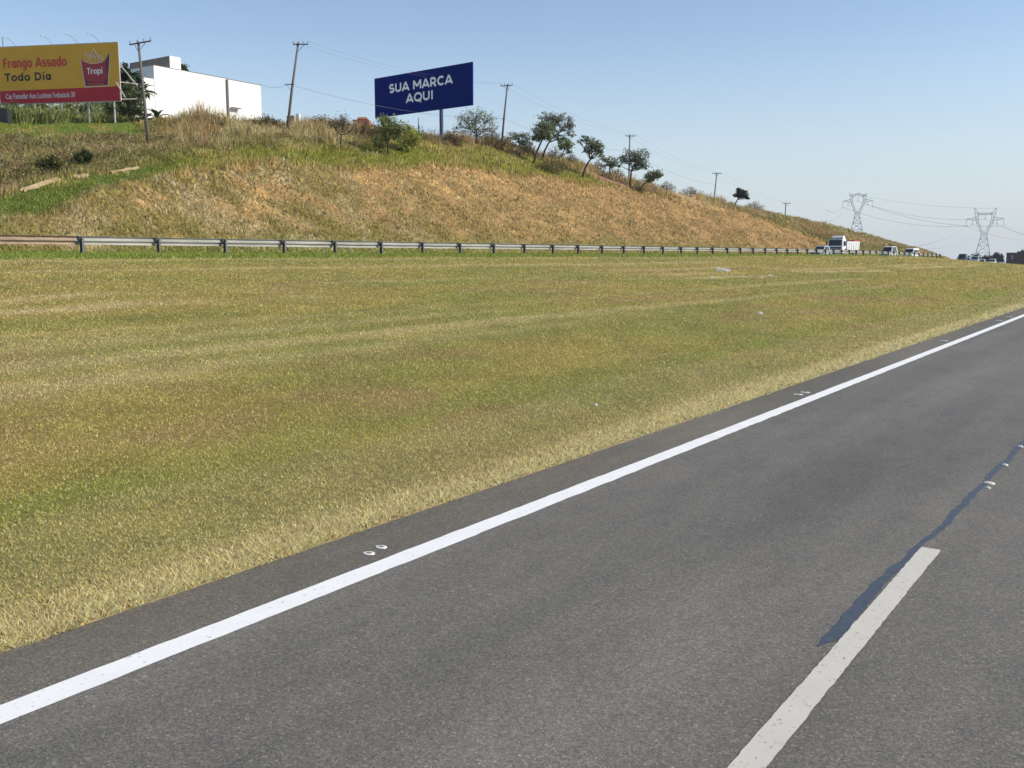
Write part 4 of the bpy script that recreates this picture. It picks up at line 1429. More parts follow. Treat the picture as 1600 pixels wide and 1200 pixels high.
def yellow_billboard():
    zl, zr = 106.5, 104.0
    bl = at_z(1, 161, zl); br = at_z(188, 159, zr); tl = at_z(1, 75, zl); tr = at_z(188, 71, zr)
    zb = (bl[2] + br[2]) / 2; zt = (tl[2] + tr[2]) / 2; bl[2] = br[2] = zb
    m, w = board_frame(bl, br, tl, tr); h = zt - zb
    c = m @ Vector((w / 2, 0, 0)); gz = float(hgt(c.x, c.y))
    root = empty('billboard', (c.x, c.y, gz)); tag(root, 'yellow and red food billboard with a red cup picture at the far left', 'billboard', 'billboards on the hill')
    m = Matrix.Translation((-c.x, -c.y, -gz)) @ m
    X = lambda px: (px - 1) / 187 * w
    Y = lambda py: (160 - py) / 86.5 * h
    mesh_poly('panel', [(0, 0), (w, 0), (w, h), (0, h)], -.18, 0, M['yellow'], root, m)
    mesh_poly('red_band', [(0, 0), (w, 0), (w, Y(138.5)), (0, Y(140))], .0, .01, M['sign_red'], root, m)
    # thin frame edges
    mb = MB()
    for a, b in (((-.03, -.04), (w + .03, -.04)), ((-.03, h + .04), (w + .03, h + .04)), ((-.05, -.02), (-.05, h + .02)), ((w + .05, -.02), (w + .05, h + .02))):
        mb.tube([m @ Vector((*a, -.08)), m @ Vector((*b, -.08))], .07, 4)
    mb.build('frame', M['sign_back'], root)
    stroke_text('lettering', 'Frango Assado', X(9), Y(105.5), X(109) - X(9), Y(90.5) - Y(105.5), .205, .012, M['text_red'], root, m)
    stroke_text('lettering', 'Todo Dia', X(10), Y(125.5), X(84) - X(10), Y(113.5) - Y(125.5), .225, .012, M['text_black'], root, m)
    text_mesh('lettering', "Cas Famedar Aos Lustines I'vebaisob 30", .135 * h, M['text_pale'], root, m @ Matrix.Translation((X(10), Y(152.5), .022)), offset=.012, width=X(119) - X(10))
    # cup picture: pale outline, red cup, darker base, crown of drumstick outlines
    cup = [(131, 95), (134, 99), (141, 102), (148, 104), (155, 103.5), (163, 102), (170, 98), (175.5, 88), (175, 96), (172, 120), (170.5, 136.5), (136, 137), (134.5, 125), (132.5, 108)]
    ctr = (153, 118)
    ol = [(ctr[0] + (x - ctr[0]) * 1.05, ctr[1] + (y - ctr[1]) * 1.06) for x, y in cup]
    mesh_poly('cup_outline', [(X(x), Y(y)) for x, y in reversed(ol)], .0, .006, M['text_pale'], root, m)
    mesh_poly('cup', [(X(x), Y(y)) for x, y in reversed(cup)], .006, .014, M['cup_red'], root, m)
    mesh_poly('cup_base', [(X(x), Y(y)) for x, y in reversed([(134.6, 122), (139, 128), (148, 131), (160, 131), (168, 127), (171.4, 122), (170, 136), (136.5, 136.4)])], .014, .018, M['cup_dark'], root, m)
    mesh_poly('base_stripe', [(X(x), Y(y)) for x, y in reversed([(140, 133), (165, 132.6), (164, 135), (141, 135.2)])], .018, .022, M['text_red'], root, m)
    mesh_poly('side_stripe', [(X(x), Y(y)) for x, y in reversed([(168.5, 98.6), (175.6, 88.2), (174.6, 100), (171.4, 121), (169, 121)])], .0145, .019, M['cup_dark'], root, m)
    for poly in ([(141, 88), (146, 92), (146, 98), (143, 99), (144, 95), (137, 88.5), (138, 87)], [(146, 92), (151, 82), (154, 86), (158, 93), (157, 99), (153, 97), (152, 86.5), (149, 93)],
                 [(157, 92), (161, 91), (166, 98), (163, 101), (161, 96)]):
        mb = MB(); q = [m @ Vector((X(x), Y(y), .012)) for x, y in poly + poly[:1]]
        mb.tube(q, .05, 4); mb.build('drumstick_outline', M['text_pale'], root)
    stroke_text('cup_lettering', 'Tropi', X(139.5), Y(119), X(164) - X(139.5), Y(109.5) - Y(119), .16, .021, M['text_white'], root, m)
    mb = MB(); mb.tube([m @ Vector((X(x), Y(y), .02)) for x, y in ((145, 123), (151, 124.2), (157, 123.5))], .035, 4); mb.build('cup_underline', M['text_red'], root)
    # posts, struts and the lamps on top
    for px in (16, 52, 94, 136, 176):
        q = m @ Vector((X(px), 0, -.3)); mb = MB()
        z = float(hgt(q.x + c.x, q.y + c.y)) - gz
        mb.tube([(q.x, q.y, z - .4), (q.x, q.y, q.z + h * .96)], .10, 8); mb.build('post', M['sign_back'], root)
    for (x0, y0, x1, y1, dz) in ((188, 104, 206, 136, -1.2), (188, 132, 204, 132, -1.6), (181, 130, 203, 158, .9), (188, 158, 206, 156, -1.0)):
        mb = MB(); mb.tube([m @ Vector((X(x0), Y(y0), -.1)), m @ Vector((X(x1), Y(y1), dz))], .065, 6); mb.build('strut', M['sign_back'], root)
    for px, tx, ty in ((31, 20, 60), (89, 78, 60), (128, 122, 60), (161, 155, 58)):
        mb = MB(); mb.tube([m @ Vector((X(px), h, -.1)), m @ Vector((X(px) - .25, h + .55, .3)), m @ Vector((X(px) - .55, h + .85, .9))], .022, 5)
        a = mb.build('lamp_arm', M['steel_dark'], root)
        mb = MB(); q = m @ Vector((X(px) - .6, h + .85, 1.0)); mb.box(q, (.22, .24, .12), YAW, .75); mb.build('lamp_head', M['lamp_glass'], root)
    mb = MB(); mb.tube([m @ Vector((X(10), h, -.1)), m @ Vector((X(10), h + 1.05, -.1))], .04, 5); mb.build('lightning_rod', M['steel_dark'], root)


yellow_billboard()
# bits standing under the yellow board
p = at_lat(5, 178, 100); p[2] = float(hgt(p[0], p[1]))
mb = MB(); mb.box((0, 0, .7), (1.3, 1.0, 1.6), YAW, .96); o = mb.build('water_tank', M['black_plastic'], bevel=.06); o.location = p; tag(o, 'black tank standing in weeds under the left end of the yellow billboard', 'tank')


# ------------------------------------------------------------------ utility poles and cables
POLE_TOPS = []


def utility_pole(base, top, arm, label, braces=True, low_arm=None, rail_side=1, droop=0.0):
    base = Vector(base); top = Vector(top)
    root = empty('utility_pole', base); tag(root, label, 'utility pole', 'utility poles along the hilltop')
    t = top - base
    mb = MB(); mb.tube([(0, 0, -.8), t * .5, t], [.17, .145, .11], 10); mb.build('pole', M['pole_wood'], root, smooth=True)
    ax = Vector(arm[0]).normalized(); L = arm[1]; off = arm[2]
    c = t - Vector((0, 0, .18)) + ax * off
    a, b = c - ax * L / 2, c + ax * L / 2
    fw = ax.cross(Vector((0, 0, 1))).normalized()
    mb = MB(); mb.tube([a + fw * .14, b + fw * .14], .075, 4); mb.build('crossarm', M['cross_wood'], root)
    if braces:
        mb = MB()
        for e in (a.lerp(c, .45), b.lerp(c, .45)):
            mb.tube([e + fw * .15, t - Vector((0, 0, .95)) + fw * .12], .025, 4)
        mb.build('brace', M['cross_wood'], root)
    ends = []
    for k in (.03, .36, .66, .97):
        q = a.lerp(b, k) + fw * .14
        mb = MB(); mb.tube([q + Vector((0, 0, .06)), q + Vector((0, 0, .16)), q + Vector((0, 0, .2)), q + Vector((0, 0, .32))], [.02, .03, .065, .05], 8); mb.build('insulator', M['porcelain'], root)
        ends.append(base + q + Vector((0, 0, .3)))
    lo = None
    if low_arm:
        f, LL, o2 = low_arm
        c2 = t * f + ax * o2
        mb = MB(); mb.tube([c2 - ax * LL / 2 + fw * .14, c2 + ax * LL / 2 + fw * .14], .05, 4); mb.build('lower_crossarm', M['cross_wood'], root)
        mb = MB(); mb.tube([c2 - ax * LL * .35 + fw * .14, t * (f - .07) + fw * .1], .02, 4); mb.build('lower_brace', M['cross_wood'], root)
        lo = base + c2
    POLE_TOPS.append((ends, lo or (base + t * .72)))
    return root


def pole_px(u0, v0, u1, v1, label, arm_px, d=None, **kw):
    if d is None:
        b = on_ground(u0, v0, dmin=56)
    else:
        b = at_lat(u0, v0, d); b[2] = float(hgt(b[0], b[1]))
    z = (b - EYEV) @ FW
    top = at_z(u1, v1, z)
    if d is not None:                      # keep the lean of the picture with the foot at the ground
        foot = at_z(u0, v0, z); t = top - foot; k = (top[2] - b[2]) / t[2]; b = top - t * k
    pa, pb = at_z(*arm_px[0], z), at_z(*arm_px[1], z)
    arm = Vector(pb - pa); off = float((Vector((pa + pb) / 2) - Vector(top)).dot(arm.normalized()))
    return utility_pole(b, top, (arm, arm.length, off), label, **kw)


pole_px(233, 231, 216, 65, 'tall utility pole leaning left in front of the white building', ((203, 69), (237, 63)))
pole_px(448, 200, 466, 67, 'utility pole leaning right on the crest, just right of the white building', ((458, 70), (482, 70)), d=86, low_arm=(.56, 1.1, -.35))
pole_px(785, 208, 793, 132, 'utility pole on the crest right of the blue billboard', ((782, 135), (801, 134)), d=86, low_arm=(.45, .5, -.1))
pole_px(983, 265, 984, 211, 'utility pole rising behind the round dark tree', ((977, 212.5), (993, 212.5)), d=86)
pole_px(1117, 300, 1120, 270, 'utility pole left of the lone dark tree far along the hill', ((1113, 271.5), (1127, 271.5)), d=86)
pole_px(1227, 332, 1228, 317, 'smallest and farthest utility pole, low on the right end of the hill', ((1222.5, 318.5), (1235, 318.5)), d=86)


def cable(a, b, sag, r, label, group='cables between the utility poles', n=14):
    a = Vector(a); b = Vector(b); mb = MB()
    mb.tube([a.lerp(b, k / n) - Vector((0, 0, sag * 4 * (k / n) * (1 - k / n))) for k in range(n + 1)], r, 5)
    o = mb.build('power_cable', M['cable']); tag(o, label, 'cable', group)


NM = ['first', 'second', 'third', 'fourth', 'fifth', 'sixth']
for i in range(1, 5):
    for j, nm in ((0, 'near upper'), (3, 'far upper')):
        cable(POLE_TOPS[i][0][j], POLE_TOPS[i + 1][0][j], 1.1, .010, f'{nm} cable from the {NM[i]} to the {NM[i + 1]} utility pole from the left')
    if i < 4:
        cable(POLE_TOPS[i][1], POLE_TOPS[i + 1][1], 1.0, .017, f'lower cable from the {NM[i]} to the {NM[i + 1]} utility pole from the left')
cable(POLE_TOPS[1][1], at_lat(404, 131, 112), .4, .02, 'short lower cable from the leaning second pole to the white building')


# ------------------------------------------------------------------ pylons
def pylon(u, v0, zdist, k, arched, label):
    """k: metres per picture pixel at its distance; outline given in pixels right of the axis and above v0"""
    base = at_z(u, v0, zdist); g = float(hgt(base[0], base[1]))
    root = empty('pylon', (base[0], base[1], g), math.atan2(base[0], -base[1]) * 0 + YAW - math.atan((u - 800) / FPX))
    tag(root, label, 'pylon', 'lattice pylons on the skyline')
    z0 = base[2] - g                      # height of picture line v0 over the foot
    W = lambda x, y, dy=0.0: Vector((x * k, dy, z0 + y * k))
    ext = z0 / k
    r = .20
    body = MB()
    yb = -ext
    hb = 11.5 + (11.5 - 3.6) / 38 * ext; levels = [yb] + [yb + (38 - yb) * q for q in (.22, .42, .6, .76, .89, 1)]
    hw = lambda y: 3.6 + (hb - 3.6) * (38 - y) / (38 - yb)
    for sx in (-1, 1):
        for sy in (-1, 1):
            body.bar(W(sx * hw(yb), yb, sy * hw(yb) * k * .8), W(sx * 3.6, 38, sy * 3.6 * k * .8), r * 1.3)
    for a, b in zip(levels[:-1], levels[1:]):
        for sy in (-1, 1):
            for sx in (-1, 1):
                body.bar(W(sx * hw(a), a, sy * hw(a) * k * .8), W(-sx * hw(b), b, sy * hw(b) * k * .8), r * .7)
                body.bar(W(sx * hw(a), a, -sy * hw(a) * k * .8), W(sx * hw(b), b, sy * hw(b) * k * .8), r * .7)
            body.bar(W(-hw(b), b, sy * hw(b) * k * .8), W(hw(b), b, sy * hw(b) * k * .8), r * .7)
    body.build('tower_body', M['lattice'], root)
    arms = MB()
    inn = [(.6, 40), (8, 54), (9.5, 62), (9.0, 70)]; out = [(3.6, 38), (11.5, 55), (13, 63), (14.5, 70)]
    for sx in (-1, 1):
        for sy in (-1, 1):
            for L in (inn, out):
                for a, b in zip(L[:-1], L[1:]):
                    arms.bar(W(sx * a[0], a[1], sy * 1.2), W(sx * b[0], b[1], sy * 1.2), r)
            for a, b in zip(inn, out):
                arms.bar(W(sx * a[0], a[1], sy * 1.2), W(sx * b[0], b[1], sy * 1.2), r * .7)
            for a, b in zip(inn[1:], out[:-1]):
                arms.bar(W(sx * a[0], a[1], sy * 1.2), W(sx * b[0], b[1], sy * 1.2), r * .7)
            arms.bar(W(sx * 14.5, 70, sy * 1.2), W(sx * 15.5, 78 if not arched else 75, 0), r); arms.bar(W(sx * 9, 70, sy * 1.2), W(sx * 15.5, 78 if not arched else 75, 0), r)
            arms.bar(W(sx * 12, 64, sy * 1.2), W(sx * 26, 61, 0), r); arms.bar(W(sx * 11, 59, sy * 1.2), W(sx * 26, 61, 0), r)
    arms.build('fork', M['lattice'], root)
    beam = MB()
    for sy in (-1, 1):
        yc = 75 if arched else 70
        for a, b in (((-14, 70), (0, yc)), ((0, yc), (14, 70)), ((-9, 67.5), (0, yc - 2.4)), ((0, yc - 2.4), (9, 67.5))):
            beam.bar(W(a[0], a[1], sy * 1.2), W(b[0], b[1], sy * 1.2), r)
        for x in (-6, 0, 6):
            yy = 70 + (yc - 70) * (1 - abs(x) / 14)
            beam.bar(W(x, yy, sy * 1.2), W(x + 3, yy - 2.4, sy * 1.2), r * .7)
    beam.build('crossbeam', M['lattice'], root)
    ends = []
    for x, y in ((-26, 61), (0, 68.5), (26, 61), (-17, 61), (17, 61)):
        ins = MB(); L = 11 if abs(x) > 20 else 8
        ins.bar(W(x, y), W(x, y - L), r * .8); ins.bar(W(x - 2, y - L), W(x + 2, y - L), r * .8); ins.build('insulator', M['lattice'], root)
        if x in (-26, 0, 26):
            rot = Matrix.Rotation(root.rotation_euler.z, 4, 'Z'); ends.append(Vector(root.location) + rot @ W(x, y - L))
    rot = Matrix.Rotation(root.rotation_euler.z, 4, 'Z')
    for sx in (-1, 1):
        ends.append(Vector(root.location) + rot @ W(sx * 15.5, 77 if not arched else 75))
    return ends


E2 = pylon(1535, 404, 700, 700 / FPX, False, 'nearer lattice pylon at the right with two open horns, standing over the distant traffic')
E1 = pylon(1338, 366, 800, 700 / FPX * .96, True, 'lattice pylon with an arched top rising behind the brushy hill end')
for k, nm in enumerate(('left', 'middle', 'right')):
    cable(E1[k], E2[k], 5.0, .08, f'{nm} conductor strung between the two lattice pylons', 'high voltage conductors')
    cable(E2[k], at_z(1680 + k * 20, 372 + 6 * (k - 1) - 6 * (k == 1), 900), 8, .08, f'{nm} conductor leaving the nearer pylon past the right picture edge', 'high voltage conductors')
cable(E1[3], E2[4], 3.0, .06, 'topmost thin earth wire between the two lattice pylons', 'high voltage conductors')
q = at_z(1290, 327, 620)
cable(E1[0], q, 3.0, .09, 'upper conductor running from the arched pylon down behind the hill', 'high voltage conductors')
q = at_z(1290, 343, 620)
cable(E1[0] - Vector((0, 0, 4)), q, 3.0, .07, 'lower conductor running from the arched pylon down behind the hill', 'high voltage conductors')
q = at_z(1425, 386, 480)
cable(E2[0], q, 2.5, .08, 'conductor slanting from the nearer pylon down to the hill end', 'high voltage conductors')
q = at_z(1450, 388, 560)
cable(E2[3] - Vector((0, 0, 20)), q, 2.5, .05, 'faint wire slanting below the conductor from the nearer pylon', 'high voltage conductors')


# ------------------------------------------------------------------ vehicles
def wheels(root, xs, r, w, y, rim=True):
    for x in xs:
        for sy in (-1, 1):
            mb = MB(); mb.wheel((x, sy * y, r), r, w); wv = mb.build('wheel', M['tyre'], root, smooth=False)
            if rim:
                mb = MB(); mb.wheel((x, sy * (y + w * .42 * 1.0), r), r * .62, w * .25, 14); mb.build('rim', M['rim'], wv)


def car(label, cat, loc, rz, paint, L=4.3, Wd=1.75, Hh=1.5, suv=False, name='car', group='vehicles on the far carriageway'):
    root = empty(name, loc, rz); tag(root, label, cat, group)
    b = Wd / 2; bl = .95 if suv else .86; gr = .30 if suv else .2
    mb = MB()
    mb.prism([(-L / 2, gr + .15, b * .90), (-L / 2 + .1, gr, b * .9), (L / 2 - .15, gr, b * .88), (L / 2, gr + .2, b * .86), (L / 2 - .03, .62, b * .90), (L / 2 - .25, bl - .12, b * .94),
              (L * .20, bl + .02, b * .98), (-L * .40, bl + .05, b * .98), (-L / 2 + .05, bl, b * .95), (-L / 2, .6, b * .95)])
    mb.build('body', paint, root, bevel=.045)
    mb = MB(); xr = -L * (.46 if suv else .36)
    xf, xt = L * .24, L * .06
    cab = [(xr, bl - .02, b * .92), (xf, bl - .04, b * .92), (xt, Hh - .05, b * .74), (xt - .25, Hh, b * .72), (xr + .45, Hh - .01, b * .72), (xr + .22, Hh - .12, b * .74)]
    mb.prism(cab); mb.build('cabin', paint, root, bevel=.03)
    # windscreen, rear and side glass a little proud of the cabin
    def quad(nm, pts, mat, th=.02):
        q = MB(); n = (Vector(pts[1]) - Vector(pts[0])).cross(Vector(pts[2]) - Vector(pts[0])).normalized()
        cen = Vector((0, 0, .7)); mid = sum((Vector(p) for p in pts), Vector()) / 4
        if n.dot(mid - cen) < 0: n = -n
        q.v = [tuple(Vector(p) + n * th) for p in pts] + [tuple(Vector(p) - n * .02) for p in pts]
        q.f = [(0, 1, 2, 3), (7, 6, 5, 4)] + [(i, i + 4, (i + 1) % 4 + 4, (i + 1) % 4) for i in range(4)]
        return q.build(nm, mat, root)
    lz = lambda t: (xf + (xt - xf) * t, bl + (Hh - .05 - bl) * t)
    (x0, z0), (x1, z1) = lz(.08), lz(.9)
    quad('windscreen', [(x0, b * .84, z0), (x0, -b * .84, z0), (x1, -b * .68, z1), (x1, b * .68, z1)], M['glass'])
    for sy in (-1, 1):
        quad('side_window', [(xf - .42, sy * b * .905, bl + .03), (-.1, sy * b * .905, bl + .03), (-.1, sy * b * .755, Hh - .13), (xt - .06, sy * b * .755, Hh - .13)], M['glass'])
        quad('side_window', [(-.2, sy * b * .905, bl + .03), (xr + .42, sy * b * .905, bl + .03), (xr + .6, sy * b * .755, Hh - .13), (-.2, sy * b * .755, Hh - .13)], M['glass'])
        q = MB(); q.box((L / 2 - .16, sy * b * .66, .66 if not suv else .74), (.20, .36, .15)); q.build('headlight', M['lamp_glass'], root, bevel=.02)
        q = MB(); q.box((xf - .35, sy * (b + .07), bl + .1), (.10, .2, .14)); q.build('mirror', paint, root, bevel=.02)
    q = MB(); q.box((L / 2 - .02, 0, gr + .18), (.08, b * 1.55, .22)); q.build('bumper', M['black_plastic'], root, bevel=.02)
    q = MB(); q.box((L / 2 - .06, 0, .62 if not suv else .70), (.10, b * .8, .13)); q.build('grille', M['black_plastic'], root)
    q = MB(); q.box((L / 2 + .025, 0, gr + .22), (.03, .40, .13)); q.build('licence_plate', M['plate'], root)
    wheels(root, (L * .31, -L * .31), .31 if not suv else .36, .2, b - .11)
    return root


def truck(loc, rz):
    root = empty('tipper_truck', loc, rz); root.scale = (1.12, 1.12, 1.10); tag(root, 'white tipper truck with a big dark windscreen and red load trim', 'truck', 'vehicles on the far carriageway')
    b = 1.2
    mb = MB(); mb.prism([(2.0, .55, b), (3.55, .50, b), (3.85, .75, b * .97), (3.85, 1.5, b * .97), (3.62, 2.75, b * .93), (3.4, 2.9, b * .9), (2.0, 2.9, b * .93)]); mb.build('cab', M['white_paint'], root, bevel=.06)
    q = MB(); q.v = [(3.875, b * .86, 1.30), (3.875, -b * .86, 1.30), (3.66, -b * .83, 2.66), (3.66, b * .83, 2.66), (3.80, b * .86, 1.30), (3.80, -b * .86, 1.30), (3.55, -b * .83, 2.66), (3.55, b * .83, 2.66)]
    q.f = [(0, 1, 2, 3), (7, 6, 5, 4), (0, 4, 5, 1), (1, 5, 6, 2), (2, 6, 7, 3), (3, 7, 4, 0)]
    q.build('windscreen', M['glass'], root)
    q = MB(); q.box((3.87, 0, 1.02), (.08, b * 1.5, .40)); q.build('grille', M['black_plastic'], root)
    q = MB(); q.box((3.78, 0, .58), (.3, b * 1.96, .30)); q.build('bumper', M['silver_paint'], root, bevel=.03)
    for sy in (-1, 1):
        q = MB(); q.box((3.82, sy * .95, .80), (.14, .36, .18)); q.build('headlight', M['lamp_glass'], root, bevel=.02)
        q = MB(); q.box((2.75, sy * (b + .0), 2.08), (.85, .05, .75)); q.build('side_window', M['glass'], root)
        q = MB(); q.box((3.6, sy * (b + .22), 2.15), (.12, .2, .6)); q.build('mirror', M['black_plastic'], root, bevel=.02)
        q = MB(); q.box((2.3, sy * (b + .004), .95), (.5, .06, .7)); q.build('step', M['black_plastic'], root)
    q = MB(); q.prism([(2.05, 2.88, b * .8), (3.1, 2.88, b * .8), (2.75, 3.28, b * .74), (2.05, 3.34, b * .74)]); q.build('roof_fairing', M['white_paint'], root, bevel=.05)
    q = MB(); q.box((3.5, 0, 2.98), (.42, b * 1.8, .06)); q.build('sun_visor', M['black_plastic'], root)
    q = MB(); q.box((3.0, b * .7, 3.05), (.22, .22, .18)); q.build('beacon', M['lamp_glass'], root, bevel=.03)
    q = MB(); q.box((-.9, 0, .78), (6.0, .9, .22)); q.build('chassis', M['black_plastic'], root)
    q = MB(); q.prism([(-4.2, 1.05, b * .98), (1.55, 1.05, b * .98), (1.75, 2.45, b), (-4.3, 2.45, b)]); bd = q.build('tipper_body', M['white_paint'], root, bevel=.03)
    for x in (-3.6, -2.5, -1.4, -.3, .8):
        for sy in (-1, 1):
            q = MB(); q.box((x, sy * (b + .03), 1.72), (.12, .08, 1.25)); q.build('rib', M['white_paint'], bd)
    q = MB(); q.box((-3.0, 0, 2.56), (2.4, b * 1.9, .22)); q.build('red_trim', M['red_paint'], bd)
    q = MB(); q.box((1.85, 0, 1.75), (.10, b * 1.8, 1.6)); q.build('headboard', M['navy_steel'], root)
    wheels(root, (2.75, -1.9, -3.2), .5, .32, b - .18)


LANE1, LANE2 = 46.6, 50.2


def on_road(u, d):
    r = ray(u, 399); t = d / -r[0]; s = r[1] * t
    return (-d, s, EYE - .01 + float(drop(s)))


RZ = -math.pi / 2                     # facing back towards the camera, along -Y
car('silver-blue hatchback just ahead of the white tipper truck', 'car', on_road(1283, LANE1), RZ - .12, M['silver_paint'], 4.4, 1.85, 1.58)
truck(on_road(1317, LANE2 - .5), RZ - .06)
car('white off-road car behind the tipper truck', 'car', on_road(1388, LANE1), RZ - .10, M['white_paint'], 5.2, 2.2, 2.15, True)


def van(label, loc, rz):
    root = empty('van', loc, rz); tag(root, label, 'van', 'vehicles on the far carriageway')
    b = .95
    mb = MB(); mb.prism([(-2.4, .3, b), (2.3, .3, b * .96), (2.45, .6, b * .92), (2.4, .95, b * .92), (1.75, 1.18, b * .93), (1.2, 2.0, b * .84), (.9, 2.1, b * .82), (-2.35, 2.1, b * .86)]); mb.build('body', M['white_paint'], root, bevel=.05)
    q = MB(); q.v = [(1.74, b * .84, 1.24), (1.74, -b * .84, 1.24), (1.27, -b * .78, 1.95), (1.27, b * .78, 1.95), (1.6, b * .84, 1.2), (1.6, -b * .84, 1.2), (1.15, -b * .78, 1.9), (1.15, b * .78, 1.9)]
    q.f = [(0, 1, 2, 3), (7, 6, 5, 4), (0, 4, 5, 1), (1, 5, 6, 2), (2, 6, 7, 3), (3, 7, 4, 0)]; q.build('windscreen', M['glass'], root)
    for sy in (-1, 1):
        for x, l in ((.85, .6), (-.2, .9), (-1.5, .8)):
            q = MB(); q.box((x, sy * b * .93, 1.52), (l, .12, .48)); q.build('side_window', M['glass'], root)
        q = MB(); q.box((2.36, sy * .68, .82), (.14, .3, .18)); q.build('headlight', M['lamp_glass'], root)
    q = MB(); q.box((2.42, 0, .46), (.12, b * 1.8, .22)); q.build('bumper', M['black_plastic'], root)
    wheels(root, (1.55, -1.5), .34, .22, b - .12)


van('small white van behind the white off-road car', on_road(1424, LANE1), RZ - .1)
car('dark blue car past the end of the guardrail', 'car', on_road(1504, LANE1), RZ, M['dark_paint'], 5.06, 2.13, 2.01, True)
car('tiny white car right behind the dark blue car', 'car', on_road(1512, LANE2), RZ, M['white_paint'], 4.62, 2.01, 1.72)
car('distant silver car in front of the round dark tree', 'car', on_road(1524, LANE1), RZ, M['silver_paint'], 4.62, 2.01, 1.72)
car('distant white car left of the pylon foot', 'car', on_road(1535, LANE2), RZ, M['white_paint'], 4.62, 2.01, 1.72)
car('distant white car with a dark windscreen right of the pylon foot', 'car', on_road(1551, LANE1), RZ, M['white_paint'], 4.84, 2.07, 1.72)
car('farthest white car, next to the brown building', 'car', on_road(1565, LANE2), RZ, M['white_paint'], 4.84, 2.07, 1.84)


# ------------------------------------------------------------------ far trees and the brown building at the right
def far_tree(u, v_top, zd, w, label, col=(.035, .042, .035)):
    t = at_z(u, v_top, zd); g = float(hgt(t[0], t[1])); h = t[2] - g; k = zd / FPX; rx = w * k / 2
    make_tree('far_tree', label, 'tree', (t[0], t[1], g), [(0, h * .25), (0, h * .4)],
              [(-rx * .5, h * .55, rx * .55, h * .3), (rx * .5, h * .58, rx * .55, h * .3), (0, h * .78, rx * .6, h * .2), (-rx * .2, h * .4, rx * .7, h * .25), (rx * .3, h * .4, rx * .7, h * .25)],
              col, 2600, .75, .3, group='dark trees on the horizon', clumps=30, spread=.36)


far_tree(1515, 402.5, 470, 16, 'low flat dark tree left of the pylon foot')
far_tree(1524, 399.0, 480, 12, 'round dark tree left of the pylon foot')
far_tree(1541, 400.5, 470, 22, 'wide dark tree under the pylon')
far_tree(1556, 396.5, 480, 16, 'tall dark tree between pylon and brown building')
far_tree(1563, 401.5, 470, 12, 'sloping dark tree nearest the brown building on its left')
far_tree(1598, 392.5, 480, 14, 'dark treetop over the brown building at the right picture edge')


def brown_building():
    zd = 430; a = at_z(1573, 396, zd); b = at_z(1660, 396, zd - 12)
    g = float(hgt(a[0], a[1])) - 2; h = a[2] - g
    X = Vector(b) - Vector(a); X.z = 0; w = X.length; ang = math.atan2(X.y, X.x)
    root = empty('brown_building', (a[0], a[1], g), ang); tag(root, 'long low reddish-brown building with a dark corner at the right horizon', 'building')
    mb = MB(); mb.box((w / 2, 6, h / 2), (w, 12, h)); mb.build('wall', M['brown_wall'], root)
    mb = MB(); mb.box((w / 2, 6, h + .12), (w + .3, 12.3, .5)); mb.build('roof', M['purple_wall'], root)
    mb = MB(); mb.box((.5, -.03, h / 2), (1.1, .12, h - .01)); mb.build('corner_panel', M['purple_wall'], root)
    for x in (2.3, 9.5, 13.0):
        mb = MB(); mb.box((x, -.03, h - (1.7 if x < 3 else 2.9)), (.6 if x < 3 else 1.4, .1, 1.9 if x < 3 else .8)); mb.build('window', M['beige'], root)


brown_building()


# ------------------------------------------------------------------ the hazy air
def haze():
    z0 = float(HT.min()) - 1.0; z1 = 62.0
    mb = MB(); mb.box((0, 500, (z0 + z1) / 2), (6100, 5100, z1 - z0))
    m = bpy.data.materials.new('haze'); m.use_nodes = True
    nt = m.node_tree; nt.nodes.clear()
    out = nt.nodes.new('ShaderNodeOutputMaterial'); v = nt.nodes.new('ShaderNodeVolumePrincipled')
    v.inputs['Color'].default_value = (.86, .92, 1, 1); v.inputs['Density'].default_value = .00013
    nt.links.new(v.outputs[0], out.inputs['Volume'])
    tag(mb.build('haze', m), kind='stuff')


haze()


# ------------------------------------------------------------------ studs and litter
def ground_at(u, v):
    return on_ground(u, v, lo=2.0, hi=300)


def stud(u, v, size, mat, label, ring=True):
    p = ground_at(u, v); p[2] = .0 if p[0] > -6.2 else p[2]
    root = empty('road_stud', (p[0], p[1], .001), R(0)); tag(root, label, 'road stud', 'road studs along the markings')
    mb = MB(); n = 14
    prof = [(1.0, 0.0), (.95, .005), (.66, .006)] if ring else [(1.0, 0), (.9, .014), (.6, .02)]
    for r_, z in prof:
        mb.v += [(size * r_ * math.cos(2 * math.pi * k / n), size * .8 * r_ * math.sin(2 * math.pi * k / n), z) for k in range(n)]
    for i in range(2):
        mb.f += [(i * n + k, i * n + (k + 1) % n, (i + 1) * n + (k + 1) % n, (i + 1) * n + k) for k in range(n)]
    mb.f.append(tuple(range(2 * n, 3 * n)))
    mb.build('base', mat, root)
    mb = MB(); mb.box((0, 0, .0175 if not ring else .0075), (size * .9, size * .55, .012 if not ring else .006)); mb.build('lens', M['stud_grey'] if ring else mat, root, bevel=.002)


